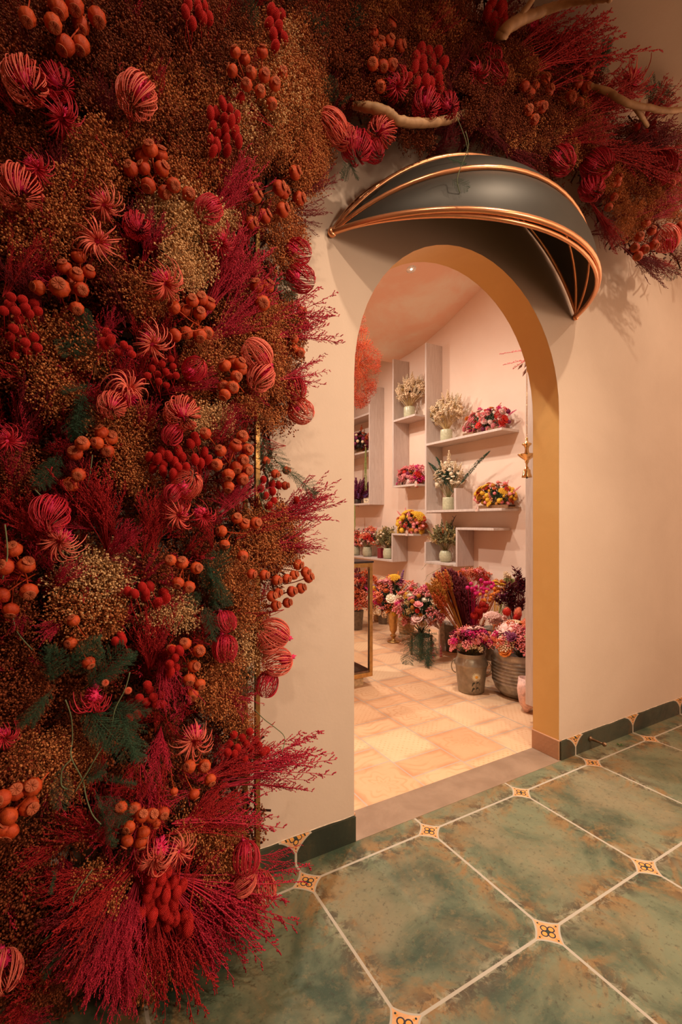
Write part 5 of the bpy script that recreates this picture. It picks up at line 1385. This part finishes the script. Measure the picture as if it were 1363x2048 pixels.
# far-left unit
p = tray(716, 2.022, 2.64, .34, 'low wooden tray on the highest filled shelf beside the arch edge')
bqz('dark berry bouquet with orange plumes beside the arch edge', 716, 884, 24, 19, 2.62, p+Vector((0, 0, .02)), [('ball','black',16,3), ('rose','maroon',14,5), ('ball','cream',10,2.6), ('plume','rust',8,8), ('ball','plum',10,3.5), ('daisy','rust',8,4)], leaf=('black', 220, .014), zmin=-.85)
def amaranth(px, y0, y1, w_, lab, X=2.525):
    a = onX(px, y0, X); b = onX(px, y1, X); L = a.z-b.z; k = fwd(a)/FPX; m = MB()
    for s in range(9):
        ox = Vector((0, rnd.uniform(-1, 1)*w_*k*.5, 0))+rv(.004); l_ = L*rnd.uniform(.55, 1)
        m.tube([(0, 0, 0), ox*.6+Vector((-.01, 0, -l_*.3)), ox+Vector((-.01, 0, -l_))], .0012, 3, cap=False)
        for i in range(int(l_/.006)):
            t = i*.006/l_; q = ox*min(1, t*2)+Vector((-.01, 0, -l_*t))+rv(.004); m.bud(q, .0035, .006, rv(1))
    tag(obj('hanging_amaranth', m, mat=petal('petal_lime', *COLS['lime']), loc=a), lab, 'dried flowers')
amaranth(732, 895, 985, 7, 'green amaranth tassel hanging below the dark berry bouquet')
amaranth(708, 900, 955, 3, 'green amaranth tassel cut off by the arch edge')
amaranth(710, 1010, 1065, 6, 'green amaranth tassel hanging above the pink posies')
p = pot_z('small dark pot of purple spikes beside the arch edge', 714, 1.379, 2.62, .06, .05, mat=plain('dark_pot', (.05, .03, .02), .5))
bqz('dark purple celosia spikes standing beside the little sign', 716, 990, 18, 15, 2.62, p+Vector((0, 0, .04)), [('plume','plum',16,8), ('spike','plum',12,6), ('plume','maroon',10,8), ('spike','purple',4,5)], stems='maroon', leaf=('maroon', 140, .014), zmin=-.5)
p = onX(732, 1006, 2.56); root = tag(empty('card_box', (p.x, p.y, 1.3795)), 'little cream card box with handwriting on the far left shelf', 'box')
obj('body', MB().box((0, -.062, 0), (.03, .062, .062)), root, mat=plain('cream_card', (.80, .66, .48), .6), bevel=.002)
obj('frame_line', MB().box((-.001, -.054, .006), (0, .054, .009)).box((-.001, -.054, .053), (0, .054, .056)).box((-.001, -.054, .009), (0, -.051, .053)).box((-.001, .051, .009), (0, .054, .053)), root, mat=plain('card_gold', (.42, .26, .10), .5))
pts = [(-.0012, .028-.007*i+.003*math.sin(i*2.2), .030+.009*math.sin(i*1.9)) for i in range(9)]
obj('handwriting', MB().tube(pts, .0014, 4), root, mat=plain('card_ink', (.03, .02, .02), .6))
# orange gypsophila bunch hanging at the left of the opening
root = tag(empty('hanging_bunch', onY(700, 730, 1.5)), 'fiery orange dried gypsophila bunch hanging inside the left of the arch', 'dried flowers')
c = onY(716, 728, 1.5); k = fwd(c)/FPX; V = []; T = []; n0 = 0; r = random.Random(4)
for i in range(120):
    a = r.uniform(0, 6.28); q = math.sqrt(r.random()); wx = 36*k*(1-.25*abs(math.sin(a))); p = RT*(q*math.cos(a)*wx*1.05)+UP*(q*math.sin(a)*84*k)+FW*r.uniform(-.08, .08)
    v, t = GC[i % 7]; M = np.array(basis(p+rv(.02), r.uniform(0, 6)))*1.1; V.append(v@M.T+np.array(c-root.location+p)); T.append(t+n0); n0 += len(v)
me = fast_mesh('florets', np.concatenate(V), np.concatenate(T)); me.materials.append(petal('fire_gypsophila', (.32, .022, .006), (.56, .085, .025)))
obj('florets', me, root)
m = MB()
for i in range(60):
    a = r.uniform(0, 6.28); p = RT*(math.cos(a)*32*k)+UP*(math.sin(a)*78*k); m.tube([c-root.location+p*.0, c-root.location+p*.5+rv(.02), c-root.location+p], .0013, 3, cap=False)
obj('stems', m, root, mat=petal('petal_rust', *COLS['rust']))
obj('hanging_cord', MB().tube([c-root.location, Vector((c.x-root.location.x, c.y-root.location.y, ceil_z(1.5)-root.location.z-.002))], .002, 5), root, mat=M_stem)
p0 = onY(757, 713, 1.5)
# sprig on top of the tall rack
root = tag(empty('hanging_sprig', (1.75, .30, 2.062)), 'pink flower sprig reaching out from the right above the brass lamp', 'dried flowers'); m = MB()
for (x0, y0, x1, y1) in ((1075, 705, 998, 708), (1075, 722, 1005, 730), (1070, 715, 1025, 738)):
    a = onY(x0, y0, .30)-root.location; b = onY(x1, y1, .26)-root.location; m.tube([Vector((0, 0, .0)), a, (a+b)/2+Vector((0, 0, .012)), b], .0016, 4)
    for i in range(34):
        t = i/33; q = a.lerp(b, t)+Vector((0, 0, .012*math.sin(PI*t)))+rv(.006); m.bud(q, .0042*(1.1-t*.6), .006*(1.1-t*.6), rv(1))
obj('pink_buds', m, root, mat=petal('petal_pink', *COLS['pink']))
m = MB()
for (x, y, a) in ((1040, 733, -.6), (1048, 745, -1.0), (1052, 728, -.9)):
    q = onY(x, y, .27)-root.location; m.bud(q, .008, .03, Vector((-.6, 0, a)))
obj('brown_leaf', m, root, mat=plain('dry_leaf', (.20, .06, .02), .7))

# ---------------- floor group
def dep(px, py): return onZ(px, py)
# gilded trumpet vase
p = onZ(786, 1284); k = fwd(p)/FPX
prof = [(0, 0), (.055, 0), (.06, .006), (.045, .014), (.020, .026), (.016, .045), (.030, .058), (.032, .066), (.016, .076), (.020, .09), (.034, .11), (.044, .20), (.052, .30), (.060, .335), (.054, .33), (.040, .22), (0, .15)]
o = obj('trumpet_vase', MB().lathe(prof, 24), mat=M_brass, smooth=True, loc=(p.x, p.y, .0005)); tag(o, 'tall gilded trumpet vase on the terracotta floor', 'vase')
c = p+UP*((1284-1196)*k); B1 = [('cluster','coral',8,8), ('daisy','pink',10,7), ('spike','pink',9,8), ('spike','hot',8,8), ('ball','yellow',9,4.2), ('umbel','yellow',4,9), ('rose','blush',6,8), ('cluster','cream',8,6), ('spike','orange',8,7), ('daisy','rust',9,6), ('plume','rust',6,10), ('spike','purple',5,7), ('rose','ivory',5,7)]
bouquet('tall multicoloured bouquet in the gilded trumpet vase', c, (p.x, p.y, .33), (47*k, .17, 46*k), [(a, b_, n, s*k*1.12) for a, b_, n, s in B1], leaf=('green', 260, .018), zmin=-.8)
# pink bouquet on stand with fern trailing
p = onZ(848, 1318); k = fwd(p)/FPX
o = tag(obj('wooden_stool', MB().box((-.07, -.07, .165), (.07, .07, .18)), mat=plain('stool_wood', (.34, .17, .07), .6), loc=(p.x+.05, p.y+.1, 0), bevel=.003), 'small wooden stool hidden under the pink bouquet and ferns', 'stool')
for sx in (-1, 1):
    for sy in (-1, 1): obj('leg', MB().box((sx*.06-.008, sy*.06-.008, .0005), (sx*.06+.008, sy*.06+.008, .165)), o)
for ch in o.children: ch.data.materials.append(plain('stool_wood', (.34, .17, .07), .6))
c = p+UP*((1318-1219)*k)+Vector((.05, .1, 0))
B2 = [('cluster','pink',20,9), ('rose','blush',9,9), ('daisy','pink',8,6), ('rose','pink',8,8), ('ball','ochre',10,3.5), ('cluster','hot',7,7), ('spike','coral',8,7), ('daisy','ivory',4,6), ('cluster','cream',8,7), ('ball','red',4,4), ('cluster','tan',6,6)]
bouquet('big pale pink bouquet with green fern trailing to the floor', c, (p.x+.05, p.y+.1, .185), (54*k, .18, 44*k), [(a, b_, n, s*k*1.15) for a, b_, n, s in B2], leaf=('green', 300, .018), zmin=-.9)
root = col.objects[-1]
for i in range(9):
    o = obj('asparagus_fern_sprig', FN[i % 3]); a = Vector((p.x+rnd.uniform(-.06, .08), p.y+rnd.uniform(-.05, .1), .24)); b = onZ(848+rnd.uniform(-26, 16), 1326+rnd.uniform(-14, 6), .02+.03*rnd.random())
    if i > 5: b = Vector((p.x+rnd.uniform(-.25, -.05), p.y+rnd.uniform(-.05, .15), .12)); 
    if i == 8: a = c; b = onX(826, 1170, p.x)
    place(o, a, b-a, rnd.uniform(0, 6), (b-a).length); tag(o, ['green fern trailing onto the terracotta floor below the pink bouquet', 'green fern spreading left of the pink bouquet foot', 'green fern sticking up behind the pink bouquet'][(i > 5)+(i == 8)], 'fern', 'ferns round the pink bouquet on the floor')
for x, y0, y1, lab in ((866, 1285, 1330, 'pink flower string hanging left among the ferns'), (881, 1292, 1312, 'short pink flower string hanging right of the ferns')):
    a = onY(x, y0, p.y-.03); b = onY(x, y1, p.y-.03); m = MB()
    for i in range(34): t = i/33; m.bud((b-a)*t+rv(.009), .006, .009, rv(1))
    m.tube([(0, 0, .06), b-a], .0015, 4); tag(obj('flower_string', m, mat=petal('petal_pink', *COLS['pink']), loc=a), lab, 'dried flowers')
# milk can with painted daisy
p = onZ(947, 1388); p = Vector((p.x+.03, p.y+.055, .0005)); k = fwd(p)/FPX; H = .262
tin = plain('weathered_tin', (.34, .29, .22), .42, .45, .22, 14)
rib = lambda a, z: 1+(.012*max(0, math.cos(12*a))**12 if z < .19 else 0)
prof = [(0, .004), (.080, 0), (.085, .004), (.095, .09), (.104, .175), (.112, .186), (.112, .192), (.098, .222), (.090, .232), (.089, .238), (.092, .242), (.089, .248), (.092, .258), (.094, .262), (.088, .262), (.085, .24), (.09, .19), (0, .15)]
root = tag(empty('milk_can', p), 'weathered tin milk can with a painted white daisy', 'milk can'); body = obj('body', MB().lathe(prof, 72, rib=rib), root, mat=tin, smooth=True)
toc = math.atan2(CAM.y-p.y, CAM.x-p.x)
for s in (-1, 1):
    a = toc+s*1.45; d = Vector((math.cos(a), math.sin(a), 0)); pts = []
    for i in range(11):
        t = PI*i/10; pts.append(d*(.100+.030*math.sin(t))+Vector((0, 0, .165+.045*(-math.cos(t)))))
    obj('handle', MB().tube(pts, .0035, 7), root, mat=tin, smooth=True)
def wrap(u, v, lift):                          # metres sideways / up on the can front
    r = .085+(v-.004)*.108+.0; a = toc+.36+u/r; return ((r+lift+.0012)*math.cos(a), (r+lift+.0012)*math.sin(a), v)
m = MB()
for ring, (n, L) in enumerate(((18, .031), (16, .022))):
    for i in range(n):
        a = 2*PI*i/n+ring*.2; q = [(.004, -.0), (.6*L, .0035), (L, .0015), (L, -.0015), (.6*L, -.0035)]
        m.add([wrap(x*math.cos(a)-y*math.sin(a), .122+x*math.sin(a)+y*math.cos(a), .0012+.0008*ring) for x, y in q], [(4,3,2,1,0)])
pd = obj('painted_daisy', m, root, mat=plain('daisy_white', (.88, .80, .62), .5))
m = MB(); n = 14; vs = [wrap(0, .122, .0032)]+[wrap(.010*math.cos(2*PI*i/n), .122+.010*math.sin(2*PI*i/n), .0026) for i in range(n)]
m.add(vs, [(0, 1+(i+1) % n, 1+i) for i in range(n)]); obj('painted_centre', m, root, mat=plain('daisy_yellow', (.80, .45, .05), .5))
m = MB()
def strip(pts, w_):
    vs = []
    for i, (u, v) in enumerate(pts): ww = w_*(math.sin(PI*(i+.6)/(len(pts)+.2)) if w_ > .003 else 1); vs += [wrap(u-ww*.6, v+ww*.8, .001), wrap(u+ww*.6, v-ww*.8, .001)]
    m.add(vs, [(2*i, 2*i+1, 2*i+3, 2*i+2) for i in range(len(pts)-1)])
strip([(0, .098-.010*i) for i in range(9)], .0011)
for s, v in ((-1, .074), (1, .078), (-1, .036), (1, .040)):
    strip([(s*.002, v), (s*.010, v+.010), (s*.020, v+.004), (s*.026, v-.014)], .006)
obj('painted_stem', m, root, mat=plain('paint_dark_green', (.03, .035, .025), .5))
B = [('cluster','hot',14,8), ('cluster','pink',13,9), ('rose','plum',10,7), ('rose','blush',3,11), ('umbel','pink',3,9), ('head','coral',7,7), ('spike','coral',9,7), ('cluster','cream',5,6), ('cluster','maroon',9,8), ('leaf','maroon',5,9), ('daisy','cream',4,6)]
bouquet('magenta and plum bouquet in the milk can', p+Vector((0, 0, .335)), p+Vector((0, 0, .22)), (42*k, .13, 26*k), [(a, b_, n, s*k) for a, b_, n, s in B], leaf=('maroon', 220, .016), zmin=-.35)
# big ribbed tub
p = Vector((1.95, .70, .0005)); k = fwd(p)/FPX; prof = [(0, .006), (.11, 0), (.13, .010), (.160, .045), (.172, .075)]
for i in range(7):
    z = .085+.023*i; prof += [(.172+.001*i, z), (.180+.001*i, z+.006), (.180+.001*i, z+.014), (.172+.001*i, z+.020)]
prof += [(.184, .262), (.188, .290), (.186, .292), (.180, .288), (.172, .25), (0, .20)]
tag(obj('ribbed_tub', MB().lathe(prof, 56), mat=plain('galvanised_ribbed', (.36, .32, .27), .36, .6, .3, 20), smooth=True, loc=p), 'large ribbed galvanised tub cut off by the wooden rack side', 'tub')
B = [('cluster','pink',20,10), ('cluster','hot',10,8), ('rose','orange',5,13), ('umbel','cream',3,15), ('rose','plum',5,8), ('rose','blush',4,14), ('head','coral',6,9), ('ball','lime',5,4), ('leaf','rust',7,9), ('cluster','coral',10,9), ('cluster','blush',6,8)]
bouquet('pink, orange and cream bouquet heaped in the ribbed tub', p+Vector((-.02, -.03, .36)), p+Vector((0, 0, .24)), (.19, .17, 36*k), [(a, b_, n, s*k) for a, b_, n, s in B], leaf=('plum', 260, .02), zmin=-.4)
# pink paper cone leaning in front of the tub
q = onZ(1052, 1424); m = MB().lathe([(.012, 0), (.045, .05), (.062, .13), (.058, .20), (.054, .20), (.056, .13), (.04, .055), (0, .02)], 28)
o = tag(obj('paper_wrap', m, mat=plain('pink_paper', (.84, .50, .42), .6), smooth=True, loc=(q.x, q.y, .0005)), 'smooth pink paper wrap standing before the ribbed tub', 'wrapping paper'); o.rotation_euler = (0, .1, 0)
# dark ribbed bucket between can and tub
p = Vector((1.95, 1.14, .0005)); prof = [(0, .002), (.085, 0)]+[(.092+.008*(i % 2)+.002*i/3, .015+.022*i) for i in range(12)]+[(.10, .29), (.094, .28), (0, .2)]
tag(obj('dark_bucket', MB().lathe(prof, 40), mat=plain('dark_ribbed_metal', (.12, .09, .07), .3, .7, .3, 20), smooth=True, loc=p), 'dark ribbed bucket in the gap between milk can and tub', 'bucket')
def tall_bucket(x, y, h, r, lab):
    tag(obj('tall_bucket', MB().lathe([(0, .002), (r*.8, 0), (r, h), (r*1.04, h), (r*.95, h*.98), (0, h*.6)], 28), mat=plain('grey_zinc', (.30, .26, .22), .4, .5), smooth=True, loc=(x, y, .0005)), lab, 'bucket'); return Vector((x, y, h*.8))
def sheaf(label, base, tips, kinds, n, size, mid=.0, name='dried_sheaf'):
    root = tag(empty(name, base), label, 'dried flowers'); r = random.Random(len(label)); sm = MB()
    for i in range(n):
        a, b = r.choice(tips), r.choice(tips); t = a.lerp(b, r.random())+rv(.025); kd, cl = r.choice(kinds); d = (t-base).normalized(); s = size*r.uniform(.8, 1.15)
        back = 2.2*s if kd == 'plume' else s*.4
        o = obj(NAMES[kd], flower_me(kd, cl)); o.parent = root; o.matrix_local = Matrix.Translation(t-d*back-base) @ basis(d, r.uniform(0, 6)).to_4x4() @ Matrix.Diagonal((s, s, s, 1))
        sm.tube([Vector((0, 0, 0)), (t-d*back-base)], .0015, 3, cap=False)
    obj('stems', sm, root, mat=petal('petal_'+kinds[0][1], *COLS[kinds[0][1]])); return root
b = tall_bucket(2.10, 1.33, .22, .08, 'zinc bucket holding the dark red grass sheaf'); f_ = lambda x, y, dy=0: onY(x, y, 1.42+dy)
sheaf('dark red and ochre grass sheaf leaning left beside the pink bouquet', b, [f_(873, 1158, .1), f_(888, 1142), f_(905, 1150), f_(930, 1165), f_(945, 1185)], [('plume','maroon'), ('plume','maroon'), ('plume','maroon')], 80, .075)
sheaf('ochre grass sheaf, the leftmost leaning over the white board', b+Vector((-.03, -.03, 0)), [f_(858, 1172, -.03), f_(876, 1150, -.03), f_(870, 1195, -.06), f_(890, 1146, -.02)], [('plume','ochre'), ('plume','rust')], 34, .055)
sheaf('dark red grass filling behind the milk can bouquet', b, [f_(930, 1215), f_(950, 1240), f_(915, 1235), f_(960, 1215)], [('plume','maroon')], 40, .07)
b = tall_bucket(2.32, 1.72, .24, .09, 'zinc bucket at the back holding scarlet gypsophila'); f_ = lambda x, y, dy=0: onY(x, y, 1.72+dy)
sheaf('scarlet and coral gypsophila bunch highest behind the grass sheaf', b, [f_(908, 1150), f_(930, 1145), f_(955, 1142), f_(985, 1152), f_(975, 1165), f_(915, 1168)], [('cluster','red'), ('cluster','coral'), ('cluster','rust'), ('cluster','pink')], 60, .042)
b = tall_bucket(2.2, 1.38, .24, .09, 'zinc bucket holding the magenta round flowers'); f_ = lambda x, y, dy=0: onY(x, y, 1.30+dy)
sheaf('magenta ball-shaped flowers in front of the scarlet gypsophila', b, [f_(938, 1170), f_(965, 1158), f_(985, 1164), f_(950, 1188), f_(970, 1182), f_(945, 1176)], [('ball','hot')], 34, .016)
sheaf('orange poppy-like round flowers below the magenta ones', b+Vector((0, -.05, 0)), [f_(965, 1186, -.08), f_(990, 1180, -.08), f_(975, 1196, -.08), f_(1000, 1184, -.08), f_(968, 1200, -.08)], [('ball','orange')], 24, .015)
b = tall_bucket(2.42, 1.36, .26, .09, 'zinc bucket at the back holding yellow yarrow'); f_ = lambda x, y, dy=0: onY(x, y, 1.40+dy)
sheaf('yellow yarrow heads left of the cream-green spray', b, [f_(985, 1172), f_(1008, 1170), f_(992, 1160), f_(1000, 1178)], [('umbel','yellow'), ('cluster','orange'), ('umbel','yellow')], 16, .030)
sheaf('cream-green gypsophila spray at the back beside the rack', b+Vector((.02, 0, 0)), [f_(1012, 1152), f_(1045, 1150), f_(1030, 1165), f_(1040, 1172), f_(1018, 1168)], [('cluster','lime'), ('cluster','cream')], 26, .032)
b = tall_bucket(2.30, 1.02, .26, .10, 'zinc bucket holding the dark purple leaves'); f_ = lambda x, y, dy=0: onY(x, y, 1.0+dy)
sheaf('dark purple eucalyptus-like leaves beside the rack', b, [f_(1035, 1145), f_(1048, 1165), f_(1010, 1190), f_(1048, 1215), f_(995, 1200), f_(1030, 1180), f_(1020, 1215), f_(1038, 1160)], [('leaf','maroon'), ('leaf','plum'), ('leaf','maroon')], 70, .040)
b = Vector((2.05, 1.22, .25)); f_ = lambda x, y, dy=0: onY(x, y, 1.12+dy)
sheaf('red curled-strip flowers leaning over the milk can', b, [f_(945, 1233), f_(955, 1215), f_(968, 1205), f_(975, 1212), f_(955, 1230)], [('strip','red')], 9, .030)
b = Vector((1.98, .95, .27)); f_ = lambda x, y, dy=0: onY(x, y, .92+dy)
root = sheaf('ruffled pale pink cockscomb above the tub bouquet', b, [f_(978, 1228), f_(990, 1222), f_(1006, 1234), f_(996, 1240)], [('umbel','blush'), ('cluster','blush')], 12, .036)
sheaf('coral bunny-tail heads right of the pale pink cockscomb', b+Vector((.05, -.03, 0)), [f_(1012, 1222, -.08), f_(1028, 1240, -.08), f_(1044, 1232, -.08), f_(1036, 1222, -.08)], [('head','coral'), ('head','red')], 9, .028)
# white board, baskets, back bunches
p = onZ(903, 1302); k = fwd(p)/FPX
o = tag(obj('white_planter', MB().box((-.10, -.03, 0), (.10, .03, 58*k)).box((-.09, -.02, 58*k), (.09, .02, 58*k+.004)), mat=plain('white_board', (.74, .62, .52), .6), loc=(p.x+.01, p.y+.03, .0005), bevel=.003), 'white planter box between the pink bouquet and the milk can', 'planter'); o.rotation_euler = (0, 0, -.5)
for i, (x, y, lab) in enumerate(((752, 1246, 'woven basket at the back wall, left of the gilded vase'), (766, 1250, 'woven basket at the back wall, just behind the gilded vase'), (805, 1272, 'woven basket right of the gilded vase foot'))):
    p = onZ(x, y); m = MB().lathe([(0, .002), (.07, 0)]+[(.074+.004*(j % 2)+.0012*j, .01+.014*j) for j in range(11)]+[(.08, .16), (0, .1)], 30)
    tag(obj('woven_basket', m, mat=plain('wicker', (.40, .23, .10), .7, 0, .3, 60), loc=(p.x+.10, p.y+.07, .0005)), lab, 'basket')
BB = [('cluster','rust',14,9), ('cluster','red',14,9), ('plume','maroon',8,12), ('cluster','coral',10,8), ('ball','maroon',8,5), ('spike','rust',8,8)]
p = onZ(722, 1262); k = fwd(p)/FPX; b = tall_bucket(p.x, p.y+.1, .2, .08, 'zinc bucket behind the glass cabinet')
bouquet('rusty red bunch seen through the glass cabinet', p+Vector((0, .1, 0))+UP*(68*k), b, (34*k, .18, 50*k), [(a, b_, n, s*k) for a, b_, n, s in BB], leaf=('maroon', 200, .02))
p = onZ(757, 1252); k = fwd(p)/FPX; b = tall_bucket(p.x+.12, p.y+.08, .2, .07, 'zinc bucket behind the tall multicoloured bouquet')
bouquet('purple and pink bunch low behind the gilded vase', p+Vector((.1, .08, 0))+UP*(46*k), b, (26*k, .14, 30*k), [(a, b_, n, s*k) for a, b_, n, s in [('spike','purple',12,7), ('daisy','blush',8,6), ('rose','ivory',6,6), ('cluster','plum',12,7), ('daisy','pink',8,6)]], leaf=('plum', 160, .018))

# keep every sprig of the flower wall clear of plaster, ceiling and floor
_vc = {}
for o in list(col.objects):
    if o.parent is None and o.type == 'MESH' and o.name.split('.')[0] in ('broom_spray', 'asparagus_fern_sprig', 'pincushion_bloom', 'poppy_seed_pod', 'fuzzy_seed_head') and o.matrix_basis.translation.y < 0:
        me = o.data
        if me.name not in _vc:
            a = np.empty(len(me.vertices)*3, np.float32); me.vertices.foreach_get('co', a); _vc[me.name] = a.reshape(-1, 3)[::3]
        M = np.array(o.matrix_basis); P = _vc[me.name]@M[:3, :3].T+M[:3, 3]
        dy = max(0., float(P[:, 1].max())+.003); dz = max(0., .003-float(P[:, 2].min()))-max(0., float(P[:, 2].max())-CEIL+.003)
        o.location = o.location+Vector((0, -min(dy, .12), max(-.12, min(.12, dz))))
rank_labels()
